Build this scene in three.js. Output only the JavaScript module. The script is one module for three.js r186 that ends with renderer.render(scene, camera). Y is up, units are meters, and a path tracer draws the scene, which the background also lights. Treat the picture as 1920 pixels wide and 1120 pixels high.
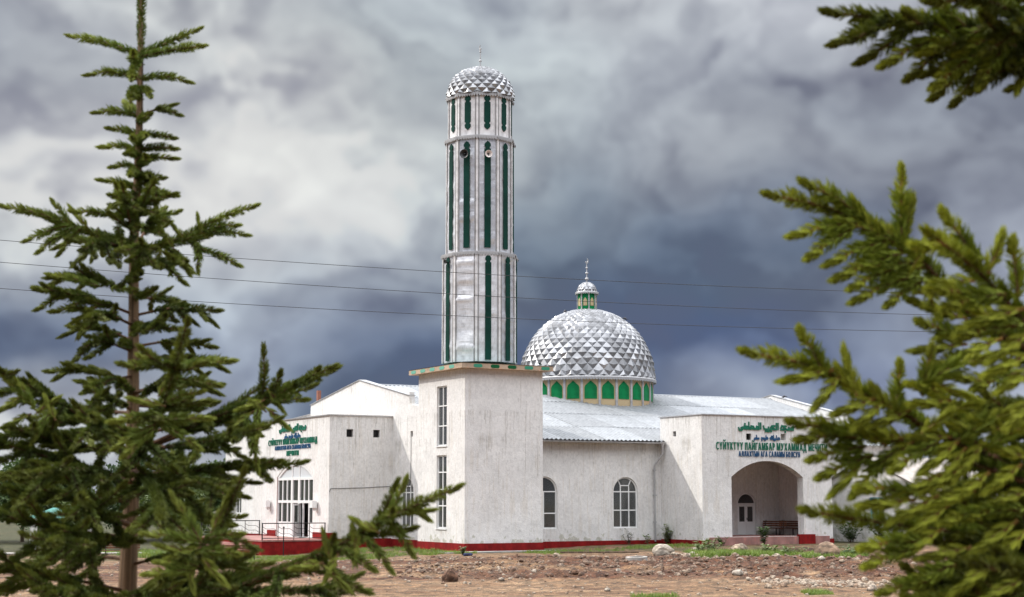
import * as THREE from 'three';
import { mergeGeometries } from 'three/addons/utils/BufferGeometryUtils.js';
import { FontLoader } from 'three/addons/loaders/FontLoader.js';
import { TextGeometry } from 'three/addons/geometries/TextGeometry.js';

// ---------------------------------------------------------------- camera, sky, sun, exposure
const rad = THREE.MathUtils.degToRad;
const scene = new THREE.Scene();
const camera = new THREE.PerspectiveCamera(21.147, 1920 / 1120, 0.1, 6000);
camera.position.set(0, 3.23, 0);
camera.rotation.set(rad(7.07), 0, 0);
camera.focus = 96;
camera.userData.fStop = 9;
scene.add(camera);
const renderer = new THREE.WebGLRenderer({ antialias: true });
renderer.toneMapping = THREE.LinearToneMapping;
renderer.toneMappingExposure = 1.25;
renderer.shadowMap.enabled = true;
renderer.shadowMap.type = THREE.PCFSoftShadowMap;

// the building stands turned by A about its near tower corner C0; local x runs right and away, local z towards the viewer
const A = rad(29), C0 = new THREE.Vector3(-2.79, 0, -95);
const cA = Math.cos(A), sA = Math.sin(A);
const W = (x, y, z) => new THREE.Vector3(C0.x + x * cA + z * sA, y, C0.z - x * sA + z * cA);
const toLocal = (X, Z) => { const dx = X - C0.x, dz = Z - C0.z; return [dx * cA - dz * sA, dx * sA + dz * cA]; };

const sun = new THREE.DirectionalLight(new THREE.Color(1, 0.945, 0.86), 2.4);
{
  const s = new THREE.Vector3(1 * cA + 1.02 * sA, -1.2, -1 * sA + 1.02 * cA).normalize();   // travel direction of the light
  sun.position.copy(W(10, 0, -5)).addScaledVector(s, -160);
  sun.target.position.copy(W(10, 0, -5));
  sun.castShadow = true;
  sun.shadow.mapSize.set(4096, 4096);
  Object.assign(sun.shadow.camera, { left: -110, right: 110, top: 110, bottom: -110, near: 1, far: 400 });
  sun.shadow.radius = 1.5;
  scene.add(sun, sun.target);
}

// ---------------------------------------------------------------- random numbers and noise
function rng(seed) { let a = seed >>> 0; return () => { a = (a + 0x6D2B79F5) | 0; let t = Math.imul(a ^ (a >>> 15), 1 | a); t = (t + Math.imul(t ^ (t >>> 7), 61 | t)) ^ t; return ((t ^ (t >>> 14)) >>> 0) / 4294967296; }; }
const hash = (x, y, s) => { let h = Math.imul(x, 374761393) ^ Math.imul(y, 668265263) ^ Math.imul(s, 1274126177); h = Math.imul(h ^ (h >>> 13), 1103515245); h ^= h >>> 16; return (h >>> 0) / 4294967296; };
function vnoise(x, y, s = 0, px = 0, py = 0) {                    // value noise, optionally periodic
  const xi = Math.floor(x), yi = Math.floor(y); let fx = x - xi, fy = y - yi;
  fx = fx * fx * fx * (fx * (fx * 6 - 15) + 10); fy = fy * fy * fy * (fy * (fy * 6 - 15) + 10);
  const m = (a, p) => p ? ((a % p) + p) % p : a;
  const x0 = m(xi, px), x1 = m(xi + 1, px), y0 = m(yi, py), y1 = m(yi + 1, py);
  const a = hash(x0, y0, s), b = hash(x1, y0, s), c = hash(x0, y1, s), d = hash(x1, y1, s);
  return a + (b - a) * fx + (c - a) * fy + (a - b - c + d) * fx * fy;
}
function fbm(x, y, s = 0, oct = 4, px = 0, py = 0) { let v = 0, a = 0.5, n = 0; for (let i = 0; i < oct; i++) { v += a * vnoise(x, y, s + i * 17, px, py); n += a; x *= 2; y *= 2; px *= 2; py *= 2; a *= 0.5; } return v / n; }
const sstep = (a, b, x) => { const t = Math.min(1, Math.max(0, (x - a) / (b - a))); return t * t * (3 - 2 * t); };
const mix = (a, b, t) => a + (b - a) * t;
const lin = c => { c /= 255; return c <= 0.04045 ? c / 12.92 : Math.pow((c + 0.055) / 1.055, 2.4); };

// ---------------------------------------------------------------- the sky: broken storm cloud, brighter overhead
function makeSky() {
  // cloud tones (sRGB) by azimuth (9 columns, 4.43 degrees apart) and elevation (rows, 2.45 degrees apart from 17.6 down to 0)
  const G = [
    [[176, 181, 192], [188, 192, 199], [192, 196, 203], [170, 177, 188], [178, 186, 197], [172, 177, 188], [178, 182, 195], [176, 180, 192], [168, 172, 184]],
    [[172, 178, 189], [196, 200, 207], [212, 215, 219], [180, 187, 195], [174, 182, 192], [164, 170, 183], [166, 172, 185], [144, 150, 165], [132, 138, 154]],
    [[218, 221, 225], [224, 226, 229], [222, 225, 228], [196, 201, 207], [156, 164, 176], [150, 157, 171], [157, 163, 176], [138, 144, 159], [132, 138, 154]],
    [[208, 211, 216], [219, 221, 225], [218, 221, 226], [186, 193, 203], [118, 130, 148], [112, 123, 142], [114, 125, 146], [124, 131, 149], [132, 138, 155]],
    [[168, 175, 188], [174, 181, 194], [172, 180, 194], [150, 160, 177], [100, 112, 134], [84, 97, 122], [98, 112, 136], [140, 149, 167], [154, 161, 179]],
    [[96, 110, 138], [134, 145, 167], [150, 160, 181], [104, 117, 144], [82, 95, 123], [84, 98, 129], [98, 113, 147], [136, 147, 175], [150, 158, 178]],
    [[204, 208, 215], [200, 205, 213], [136, 147, 167], [68, 81, 107], [70, 85, 117], [82, 97, 129], [152, 161, 182], [164, 171, 190], [166, 172, 190]],
    [[200, 205, 212], [198, 203, 211], [160, 168, 184], [124, 136, 158], [124, 136, 160], [136, 147, 170], [164, 172, 190], [172, 179, 196], [174, 180, 196]],
  ].map(r => [...r, [122, 129, 147]].map(c => c.map(q => lin(q) / 1.25)));
  const cub = (p0, p1, p2, p3, t) => 0.5 * (2 * p1 + (p2 - p0) * t + (2 * p0 - 5 * p1 + 4 * p2 - p3) * t * t + (3 * p1 - p0 - 3 * p2 + p3) * t * t * t);
  const col = i => i < 0 || i > 8 ? 9 : i;                                              // outside the view the storm goes on as grey cloud
  const row = j => Math.max(0, Math.min(7, j));
  const get = (u, v, k) => {
    const i = Math.floor(u), j = Math.floor(v), fu = u - i, fv = v - j, r = [];
    for (let m = -1; m < 3; m++) { const R = G[row(j + m)]; r.push(cub(R[col(i - 1)][k], R[col(i)][k], R[col(i + 1)][k], R[col(i + 2)][k], fu)); }
    return Math.max(0.02, cub(r[0], r[1], r[2], r[3], fv));
  };
  const w = 2048, h = 1024, d = new Float32Array(w * h * 4);
  for (let y = 0; y < h; y++) {
    const el = (y + 0.5) / h * 180 - 90;
    for (let x = 0; x < w; x++) {
      const o = (y * w + x) * 4; d[o + 3] = 1;
      if (el < -1) { d[o] = 0.3; d[o + 1] = 0.28; d[o + 2] = 0.26; continue; }
      let az = (x + 0.5) / w * 360 - 90; if (az > 180) az -= 360;                     // 0 straight ahead, + to the right
      const e = Math.max(0, el);
      const ca = Math.cos(rad(e)), nx = az * Math.max(0.25, ca), ny = e;
      const wx = (fbm(nx * 0.16 + 7, ny * 0.22, 3, 5) - 0.5), wy = (fbm(nx * 0.16 + 31, ny * 0.22 + 9, 5, 5) - 0.5);
      const u = (nx + wx * 7) / 4.43 + 4, v = (17.6 - (e + wy * 4.2)) / 2.52;
      const b1 = fbm(nx * 0.19 + wx * 2.4, ny * 0.34 + wy * 2.4, 11, 6), b2 = fbm(nx * 0.55 + wx * 3 + 5, ny * 0.9 + wy * 3, 21, 5);
      const bill = Math.abs(fbm(nx * 0.33 + wx * 3, ny * 0.6 + wy * 2, 41, 5) - 0.5) * 2;
      const b3 = fbm(nx * 1.7 + wx * 5, ny * 2.3 + wy * 5, 51, 3);
      const edge = sstep(0.44, 0.54, fbm(nx * 0.26 + wx * 4 + 11, ny * 0.42 + wy * 4, 57, 5)) - 0.5;
      let m = 1 + edge * 0.19 + (b1 - 0.5) * 0.7 + (b2 - 0.5) * 0.46 + (b3 - 0.5) * 0.16 + (0.22 - bill) * 0.5;
      m = Math.max(0.5, m);
      const up = sstep(20, 37, el);                                                   // overhead the cloud is thin and bright
      const over = 2.42 * (0.72 + 0.55 * fbm(nx * 0.06, ny * 0.06, 61, 5));
      const oc = [over * 0.97, over, over * 1.05];
      for (let k = 0; k < 3; k++) { let c = get(u, v, k) * mix(1, m, k === 2 ? 0.85 : 1); if (k === 2) c *= 0.965; if (c > 0.54) c = 0.54 + (c - 0.54) * 0.4; d[o + k] = mix(c, oc[k], up); }
    }
  }
  const t = new THREE.DataTexture(d, w, h, THREE.RGBAFormat, THREE.FloatType);
  t.mapping = THREE.EquirectangularReflectionMapping; t.magFilter = THREE.LinearFilter; t.minFilter = THREE.LinearFilter;
  t.wrapS = THREE.RepeatWrapping; t.needsUpdate = true;
  return t;
}
const sky = makeSky();
scene.background = sky; scene.environment = sky;

// ---------------------------------------------------------------- textures and materials
function texture(w, h, fn, srgb = true, rx = 1, ry = 1) {
  const d = new Uint8Array(w * h * 4);
  for (let y = 0; y < h; y++) for (let x = 0; x < w; x++) { const c = fn((x + 0.5) / w, (y + 0.5) / h), o = (y * w + x) * 4; for (let k = 0; k < 3; k++) d[o + k] = Math.max(0, Math.min(255, (Array.isArray(c) ? c[k] : c) * 255)); d[o + 3] = 255; }
  const t = new THREE.DataTexture(d, w, h); t.wrapS = t.wrapT = THREE.RepeatWrapping; t.magFilter = THREE.LinearFilter; t.minFilter = THREE.LinearMipmapLinearFilter; t.generateMipmaps = true;
  if (srgb) t.colorSpace = THREE.SRGBColorSpace; t.repeat.set(rx, ry); t.needsUpdate = true; return t;
}
// plaster: one tile is 12 m x 12 m (v = height / 12); mottling, trowel marks, rain runs below the parapets, flaking above the base band
const plasterH = (u, v) => 0.55 * fbm(u * 48, v * 48, 2, 5, 48, 48) + 0.45 * vnoise(u * 400, v * 400, 9, 400, 400);
const runs = []; { const R = rng(12); for (let i = 0; i < 190; i++) { const y = R() < 0.6 ? 8.42 - 0.15 * R() : R() < 0.5 ? 6.8 : 10.8 - 8 * R(); runs.push([R() * 12, y, 0.25 + 2.6 * R() * R(), 0.012 + 0.035 * R() * R(), 0.05 + 0.14 * R()]); } }
const runMap = new Float32Array(1024 * 1024);
for (const [x, y, l, w, k] of runs) for (let j = Math.floor((y - l) / 12 * 1024); j <= y / 12 * 1024; j++) for (let i = Math.floor((x - 3 * w) / 12 * 1024); i <= (x + 3 * w) / 12 * 1024; i++) {
  const t = (y - (j + 0.5) / 1024 * 12) / l, c = x + 0.03 * (vnoise(j * 0.04, x * 9, 97) - 0.5), d = ((i + 0.5) / 1024 * 12 - c) / w, o = ((j + 1024) % 1024) * 1024 + (i + 1024) % 1024;
  runMap[o] = Math.max(runMap[o], k * Math.exp(-d * d) * (0.35 + 0.9 * vnoise(j * 0.11, i * 0.6, 98)) * (t < 0.8 ? 1 : (1 - t) * 5));
}
const plasterMap = texture(1024, 1024, (u, v) => {
  const mott = fbm(u * 10, v * 10, 71, 5, 10, 10), fine = fbm(u * 120, v * 90, 77, 3, 120, 90);
  const st = sstep(0.5, 0.8, fbm(u * 130, v * 9, 81, 3, 130, 9)) * sstep(0.4, 0.68, fbm(u * 9, v * 4, 87, 3, 9, 4));
  const spot = sstep(0.7, 0.86, fbm(u * 60, v * 60, 95, 3, 60, 60)), patch = sstep(0.56, 0.6, fbm(u * 7 + 3, v * 9, 99, 4, 7, 9));
  const h = v * 12, flake = h < 1.5 ? sstep(0.5, 0.58, fbm(u * 40, v * 40, 101, 4, 40, 40) - 0.22 * Math.max(0, (h - 0.55) / 0.5)) : 0;
  const run = runMap[Math.floor(v * 1024) * 1024 + Math.floor(u * 1024)];
  const k = 0.955 + 0.09 * (mott - 0.5) + 0.10 * (fine - 0.5) - 0.035 * st - 0.045 * spot - 0.022 * patch - 0.9 * run - 0.13 * flake;
  return [k, k * (0.992 - 0.012 * st - 0.06 * run), k * (0.985 - 0.03 * st - 0.16 * run - 0.05 * flake)];
}, true, 1 / 12, 1 / 12);
const plasterBump = texture(1024, 1024, (u, v) => plasterH(u, v), false, 1 / 12, 1 / 12);
const mat = (o) => new THREE.MeshStandardMaterial(o);
const C = (r, g, b) => new THREE.Color().setRGB(r, g, b);
const M = {
  plaster: mat({ color: C(0.805, 0.802, 0.797), map: plasterMap, bumpMap: plasterBump, bumpScale: 0.02, roughness: 0.92 }),
  porch: mat({ color: C(0.82, 0.79, 0.78), map: plasterMap, bumpMap: plasterBump, bumpScale: 0.01, roughness: 0.92 }),
};
{
  const wear = texture(512, 512, (u, v) => { const a = fbm(u * 12, v * 12, 5, 5, 12, 12), s = sstep(0.6, 0.8, fbm(u * 40, v * 14, 6, 4, 40, 14)); const k = 0.82 + 0.3 * (a - 0.5); return [k + 0.1 * s, k + 0.02 * s, k]; }, true, 1 / 4, 1 / 4);
  M.red = new THREE.MeshPhysicalMaterial({ specularIntensity: 0.3, color: C(0.32, 0.016, 0.016), map: wear, roughness: 0.7 });
  M.deck = mat({ color: C(0.50, 0.25, 0.22), map: wear, roughness: 0.8 });
  M.concrete = mat({ color: C(0.52, 0.49, 0.45), map: wear, roughness: 0.9 });
  M.peach = mat({ color: C(0.74, 0.56, 0.40), map: wear, roughness: 0.75 });
  M.drumPeach = mat({ color: C(0.68, 0.52, 0.30), map: wear, roughness: 0.75 });
  M.roofGreen = mat({ color: C(0.25, 0.50, 0.42), map: wear, roughness: 0.5, metalness: 0.2 });
  M.teal = mat({ color: C(0.04, 0.27, 0.22), map: wear, roughness: 0.5 });
  M.mint = mat({ color: C(0.14, 0.40, 0.30), roughness: 0.6 });
  M.mint2 = new THREE.MeshPhysicalMaterial({ specularIntensity: 0.3, color: C(0.05, 0.27, 0.17), roughness: 0.6 });
  M.darkgreen = new THREE.MeshPhysicalMaterial({ specularIntensity: 0.3, color: C(0.006, 0.10, 0.035), roughness: 0.5 });
  M.green = new THREE.MeshPhysicalMaterial({ specularIntensity: 0.3, color: C(0.004, 0.058, 0.042), map: wear, roughness: 0.6 });
  M.archGreen = new THREE.MeshPhysicalMaterial({ specularIntensity: 0.3, color: C(0.005, 0.27, 0.085), map: wear, roughness: 0.5 });
  const wood = texture(256, 512, (u, v) => { const g = fbm(u * 40, v * 3, 51, 4, 40, 3), p = fbm(u * 6, v * 6, 53, 3, 6, 6); const k = 0.62 + 0.5 * (g - 0.5) + 0.3 * (p - 0.5); return [k, k * 0.95, k * 0.9]; }, true, 2, 0.5);
  M.wood = mat({ color: C(0.40, 0.17, 0.085), map: wood, roughness: 0.7 });
  M.oldwood = mat({ color: C(0.36, 0.27, 0.19), map: wood, roughness: 0.85 });
  M.pole = mat({ color: C(0.30, 0.24, 0.19), map: wood, roughness: 0.9 });
}
const dent = texture(512, 512, (u, v) => 0.6 * fbm(u * 5, v * 9, 31, 4, 5, 9) + 0.4 * fbm(u * 2, v * 22, 35, 3, 2, 22), false, 0.5, 0.5);
const tarnish = texture(512, 512, (u, v) => { const a = fbm(u * 7, v * 7, 13, 5, 7, 7), b = sstep(0.55, 0.75, fbm(u * 30, v * 12, 15, 4, 30, 12)); const k = 0.93 + 0.2 * (a - 0.5) - 0.05 * b; return [k, k, k * 1.01]; }, true, 0.5, 0.5);
M.silver = [0.35, 0.28, 0.42, 0.24].map((k, i) => mat({ color: C(k, k * 1.005, k * 1.02), map: tarnish, metalness: 0.68, roughness: [0.30, 0.38, 0.25, 0.42][i] }));
M.sheet = mat({ color: C(0.93, 0.93, 0.94), map: tarnish, bumpMap: dent, bumpScale: 0.03, metalness: 0.4, roughness: 0.32 });
M.sheets = [[0.93, 0.3, 0.34], [0.88, 0.6, 0.28], [0.95, 0.45, 0.3]].map(([k, me, ro]) => mat({ color: C(k, k, k * 1.01), map: tarnish, bumpMap: dent, bumpScale: 0.02, metalness: me, roughness: ro }));
M.whiteSheet = mat({ color: C(0.86, 0.84, 0.825), map: tarnish, bumpMap: dent, bumpScale: 0.01, metalness: 0, roughness: 0.5 });
M.trim = mat({ color: C(0.52, 0.515, 0.51), map: tarnish, metalness: 0.35, roughness: 0.5 });
M.seam = mat({ color: C(0.36, 0.345, 0.335), map: tarnish, metalness: 0.3, roughness: 0.55 });
M.panel = mat({ color: C(0.60, 0.62, 0.64), roughness: 0.4 });
M.maroon = mat({ color: C(0.20, 0.07, 0.06), roughness: 0.7 });
M.cap = mat({ color: C(0.58, 0.58, 0.58), map: tarnish, metalness: 0.6, roughness: 0.45 });
M.roofs = [0.34, 0.31, 0.37, 0.28].map((k, i) => mat({ color: C(k, k * 1.04, k * 1.07), map: tarnish, metalness: 0.25, roughness: [0.42, 0.48, 0.4, 0.52][i] }));
M.roof = M.roofs[0];
M.slate = mat({ color: C(0.50, 0.45, 0.40), map: tarnish, roughness: 0.9 });
M.pvc = mat({ color: C(0.80, 0.80, 0.79), roughness: 0.35 });
M.glass = new THREE.MeshPhysicalMaterial({ color: C(0.6, 0.62, 0.62), transmission: 0.93, thickness: 0, roughness: 0.03, ior: 1.5 });
M.curtain = mat({ color: C(0.42, 0.40, 0.39), roughness: 0.95 });
M.blueframe = mat({ color: C(0.18, 0.48, 0.58), roughness: 0.5 });
M.iron = mat({ color: C(0.02, 0.02, 0.022), roughness: 0.5, metalness: 0.3 });
M.black = mat({ color: C(0.03, 0.03, 0.032), roughness: 0.5 });
M.hornWhite = mat({ color: C(0.72, 0.64, 0.60), roughness: 0.45 });
M.carpet = mat({ color: C(0.16, 0.05, 0.04), roughness: 0.95 });
M.brick = mat({ color: C(0.30, 0.12, 0.08), map: tarnish, roughness: 0.9 });
M.wire = mat({ color: C(0.012, 0.012, 0.014), roughness: 0.6 });
M.signGreen = mat({ color: C(0.005, 0.14, 0.08), roughness: 0.45 });
M.signBlue = mat({ color: C(0.01, 0.075, 0.18), roughness: 0.45 });

// ---------------------------------------------------------------- helpers
const used = {};
function numbered(n) { if (!(n in used)) { used[n] = 0; return n; } used[n]++; return n + '_' + String(used[n]).padStart(3, '0'); }
function shade(o) { o.castShadow = true; o.receiveShadow = true; return o; }
function mesh(name, g, m, parent) { const o = shade(new THREE.Mesh(g, m)); o.name = parent === scene ? numbered(name) : name; parent.add(o); return o; }
function tag(o, label, category, group) { o.userData.label = label; o.userData.category = category; if (group) o.userData.group = group; return o; }
function thing(name, label, category, pos, turn = 0, group) { const o = new THREE.Group(); o.name = numbered(name); o.position.copy(pos); o.rotation.y = turn; scene.add(o); return tag(o, label, category, group); }
const structure = o => { o.userData.kind = 'structure'; return o; };
function part(name, parent, x = 0, y = 0, z = 0, turn = 0) { const o = new THREE.Group(); o.name = name; o.position.set(x, y, z); o.rotation.y = turn; parent.add(o); return o; }
function metreUV(g) {                                             // box-projected texture coordinates in metres
  g = g.index ? g.toNonIndexed() : g; g.computeVertexNormals();
  const p = g.attributes.position, n = g.attributes.normal, uv = new Float32Array(p.count * 2);
  for (let i = 0; i < p.count; i++) {
    const ax = Math.abs(n.getX(i)), ay = Math.abs(n.getY(i)), az = Math.abs(n.getZ(i));
    const q = ay > ax && ay > az ? [p.getX(i), p.getZ(i)] : ax > az ? [p.getZ(i), p.getY(i)] : [p.getX(i), p.getY(i)];
    uv[2 * i] = q[0]; uv[2 * i + 1] = q[1];
  }
  g.setAttribute('uv', new THREE.BufferAttribute(uv, 2)); return g;
}
function box(x0, y0, z0, x1, y1, z1) { const g = new THREE.BoxGeometry(Math.abs(x1 - x0), Math.abs(y1 - y0), Math.abs(z1 - z0)); g.translate((x0 + x1) / 2, (y0 + y1) / 2, (z0 + z1) / 2); return metreUV(g); }
function join(list) { return mergeGeometries(list.map(g => { g = g.index ? g.toNonIndexed() : g; if (!g.attributes.uv) g = metreUV(g); for (const k of Object.keys(g.attributes)) if (!['position', 'normal', 'uv'].includes(k)) g.deleteAttribute(k); return g; })); }
function bar(a, b, r, r2 = r, seg = 8) {                           // round bar between two points
  const va = new THREE.Vector3(...a), vb = new THREE.Vector3(...b), d = vb.clone().sub(va), g = new THREE.CylinderGeometry(r2, r, d.length(), seg);
  g.translate(0, d.length() / 2, 0); g.applyQuaternion(new THREE.Quaternion().setFromUnitVectors(new THREE.Vector3(0, 1, 0), d.normalize())); g.translate(va.x, va.y, va.z); return g;
}
function slab(shape, depth, bevel = 0) { const g = new THREE.ExtrudeGeometry(shape, bevel ? { depth, bevelEnabled: true, bevelSize: bevel, bevelThickness: bevel, bevelSegments: 1, curveSegments: 16 } : { depth, bevelEnabled: false, curveSegments: 20 }); return g; }
const poly = pts => new THREE.Shape(pts.map(p => new THREE.Vector2(p[0], p[1])));
function rectPath(x0, y0, x1, y1) { return new THREE.Path([[x0, y0], [x1, y0], [x1, y1], [x0, y1]].map(p => new THREE.Vector2(...p))); }
// outline of an arched opening: width 2w round xc, from y0 up to the spring, rising by r above it
function archPts(xc, w, y0, spring, rise, n = 20) { const a = [[xc - w, y0], [xc + w, y0]]; for (let i = 0; i <= n; i++) { const t = Math.PI * i / n; a.push([xc + w * Math.cos(t), spring + rise * Math.sin(t)]); } return a; }
const archPath = (...a) => new THREE.Path(archPts(...a).map(p => new THREE.Vector2(...p)));
// a wall as a slab of outline pts with openings, front face in its own z = 0; facing 'z' (towards +z at z = c) or 'x' (towards -x at x = c)
function wall(name, parent, pts, holes, thick, m, facing, c) {
  const s = poly(pts); s.holes = holes; const g = metreUV(slab(s, thick)); g.translate(0, 0, -thick);
  const o = mesh(name, g, m, parent);
  if (facing === 'x') { o.rotation.y = -Math.PI / 2; o.position.x = c; } else o.position.z = c;
  return o;
}

// ---------------------------------------------------------------- ground
function groundHeight(X, Z) {
  const d = -Z, [lx, lz] = toLocal(X, Z);
  let h = 1.5 * (1 - sstep(9, 40, d));
  h += 0.25 * sstep(2, 13, lx) * sstep(16, 4, lz) * sstep(80, 50, lx);
  h -= 0.42 * sstep(-1.5, -7, lx) * sstep(10, -4, lz);
  const rough = sstep(61, 66, d) * sstep(90, 84, d) * sstep(-10, 2, X) + 0.35 * sstep(52, 58, d) * sstep(88, 80, d);
  h += rough * (0.42 * (fbm(X * 0.35, Z * 0.5, 201, 4) - 0.45) + 0.26 * (fbm(X * 1.7, Z * 1.9, 205, 3) - 0.5));
  h += 0.05 * (fbm(X * 0.9, Z * 0.9, 209, 3) - 0.5) * sstep(200, 100, d) ;
  h += 0.30 * Math.exp(-(((X - 16.4) / 2.3) ** 2 + ((Z + 92.2) / 0.9) ** 2));           // heap of dug soil before the porch
  return h;
}
{
  const xs = [], zs = [];
  for (let x = -2200; x < -90; x += x < -400 ? 300 : 40) xs.push(x);
  for (let x = -90; x < -34; x += 2) xs.push(x);
  for (let x = -34; x <= 34; x += 0.25) xs.push(x);
  for (let x = 36; x <= 90; x += 2) xs.push(x);
  for (let x = 120; x <= 2200; x += x < 400 ? 40 : 300) xs.push(x);
  for (let z = 40; z > -48; z -= 2) zs.push(z);
  for (let z = -48; z > -97; z -= 0.22) zs.push(z);
  for (let z = -97; z > -150; z -= 1.5) zs.push(z);
  for (let z = -150; z > -3000; z -= z > -400 ? 25 : 200) zs.push(z);
  const P = [], K = [], I = [], UV = [];
  for (const z of zs) for (const x of xs) {
    P.push(x, groundHeight(x, z), z); UV.push(x, z);
    const d = -z, [lx, lz] = toLocal(x, z);
    const dug = sstep(61, 66, d) * sstep(90, 85, d) * sstep(0.38, 0.58, fbm(x * 0.22, z * 0.5, 221, 4) + 0.14 * sstep(-4, 8, x));
    const dark = sstep(0.45, 0.75, fbm(x * 0.8, z * 1.4, 225, 4));
    const rut = sstep(0.62, 0.8, vnoise(x * 0.05 + 3, z * 1.1 + 0.06 * x, 237)) * sstep(64, 60, d);
    const pale = sstep(0.5, 0.72, fbm(x * 0.15, z * 0.7, 229, 4));
    let c = [0.44, 0.28, 0.165];
    c = c.map((v, k) => mix(v, [0.56, 0.395, 0.255][k], pale * 0.8));
    c = c.map((v, k) => mix(v, [0.2, 0.085, 0.042][k], Math.min(1, dug * 0.9 + dark * 0.42 + rut * 0.35)));
    const heap = Math.exp(-(((x - 16.4) / 2.6) ** 2 + ((z + 92.2) / 1.2) ** 2));
    c = c.map((v, k) => mix(v, [0.16, 0.085, 0.05][k], Math.min(1, heap * 1.5)));
    const turf = Math.max(sstep(92, 94, d) * sstep(12, 8, lz), sstep(100, 120, d), sstep(48, 40, d)) * sstep(0.3, 0.5, fbm(x * 0.6, z * 0.6, 233, 3));
    c = c.map((v, k) => mix(v, [0.17, 0.17, 0.06][k], 0.8 * turf));
    const meadow = sstep(100, 112, d); c = c.map((v, k) => mix(v, [0.10, 0.115, 0.042][k], 0.9 * meadow));
    K.push(...c);
  }
  const nx = xs.length;
  for (let j = 0; j < zs.length - 1; j++) for (let i = 0; i < nx - 1; i++) { const a = j * nx + i; I.push(a, a + 1, a + nx, a + 1, a + nx + 1, a + nx); }
  const g = new THREE.BufferGeometry();
  g.setAttribute('position', new THREE.Float32BufferAttribute(P, 3)); g.setAttribute('color', new THREE.Float32BufferAttribute(K, 3)); g.setAttribute('uv', new THREE.Float32BufferAttribute(UV, 2));
  g.setIndex(I); g.computeVertexNormals();
  const dirt = texture(1024, 1024, (u, v) => { const a = fbm(u * 24, v * 24, 241, 6, 24, 24), p = sstep(0.66, 0.74, vnoise(u * 180, v * 180, 245, 180, 180)), q = sstep(0.7, 0.8, fbm(u * 60, v * 60, 247, 3, 60, 60)); const k = 0.72 + 0.7 * (a - 0.5) + 0.2 * p - 0.22 * q; return [k, k, k]; }, true, 1 / 7, 1 / 7);
  const dirtB = texture(1024, 1024, (u, v) => 0.6 * fbm(u * 24, v * 24, 241, 6, 24, 24) + 0.4 * vnoise(u * 180, v * 180, 245, 180, 180), false, 1 / 7, 1 / 7);
  structure(mesh('ground', g, mat({ color: C(0.79, 0.715, 0.62), vertexColors: true, map: dirt, bumpMap: dirtB, bumpScale: 0.14, roughness: 0.97 }), scene));
}

// ---------------------------------------------------------------- windows
// an arched or square window in its own plane (x across, y up from its sill, front towards +z)
function windowUnit(parent, x, y, z, turn, w, spring, rise, cols, rows, fan, fm = M.pvc, label) {
  const o = part('window', parent, x, y, z, turn); if (label) o.userData.label = label;
  const fw = 0.085, hw = w / 2, outer = rise ? archPts(0, hw, 0, spring, rise) : [[-hw, 0], [hw, 0], [hw, spring], [-hw, spring]];
  const s = poly(outer); s.holes = [rise ? archPath(0, hw - fw, fw, spring, rise - fw) : rectPath(-hw + fw, fw, hw - fw, spring - fw)];
  mesh('frame', metreUV(slab(s, 0.09)), fm, o);
  const ys = [fw, ...rows, rise ? spring : spring - fw], xs = [-hw + fw, ...cols.map(c => -hw + c * w), hw - fw];
  for (const r of rows) mesh('transom', box(-hw + fw, r - 0.035, 0.012, hw - fw, r + 0.035, 0.078), fm, o);
  if (rise) mesh('transom', box(-hw + fw, spring - 0.035, 0.012, hw - fw, spring + 0.035, 0.078), fm, o);
  for (const c of cols) mesh('mullion', box(-hw + c * w - 0.035, fw, 0.008, -hw + c * w + 0.035, spring - 0.02, 0.082), fm, o);
  for (let j = 0; j < ys.length - 1; j++) for (let i = 0; i < xs.length - 1; i++) mesh('pane', box(xs[i] + 0.02, ys[j] + 0.02, 0.04, xs[i + 1] - 0.02, ys[j + 1] - 0.02, 0.046), M.glass, o);
  if (rise && fan) {                                               // fanlight: three panes split by two slanting bars over a small middle pane
    const mr = rise * 0.42, hwI = hw - fw, ri = rise - fw, ang = rad(57);
    for (const k of [-1, 1]) mesh('mullion', join([bar([k * w * 0.17, spring + mr, 0.045], [k * hwI * Math.cos(ang), spring + ri * Math.sin(ang), 0.045], 0.034), box(k * w * 0.17 - 0.03, spring, 0.015, k * w * 0.17 + 0.03, spring + mr, 0.075)]), fm, o);
    mesh('transom', box(-w * 0.17, spring + mr - 0.03, 0.013, w * 0.17, spring + mr + 0.03, 0.077), fm, o);
    mesh('pane', box(-w * 0.15, spring + 0.04, 0.04, w * 0.15, spring + mr - 0.03, 0.046), M.glass, o);
    const sector = (t0, t1, inner) => { const p = []; for (let i = 0; i <= 8; i++) { const t = mix(t0, t1, i / 8); p.push([hwI * Math.cos(t), spring + ri * Math.sin(t)]); } return slab(poly([...p, ...inner]), 0.006).translate(0, 0, 0.04); };
    mesh('pane', sector(0.05, ang - 0.03, [[w * 0.19, spring + mr], [w * 0.19, spring + 0.04]]), M.glass, o);
    mesh('pane', sector(ang + 0.03, Math.PI - ang - 0.03, [[-w * 0.15, spring + mr + 0.03], [w * 0.15, spring + mr + 0.03]]), M.glass, o);
    mesh('pane', sector(Math.PI - ang + 0.03, Math.PI - 0.05, [[-w * 0.19, spring + 0.04], [-w * 0.19, spring + mr]]), M.glass, o);
  } else if (rise) { const p = archPts(0, hw - fw, spring + 0.04, spring + 0.04, rise - fw - 0.04); mesh('pane', slab(poly(p.slice(2)), 0.006).translate(0, 0, 0.04), M.glass, o); }
  return o;
}

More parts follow.
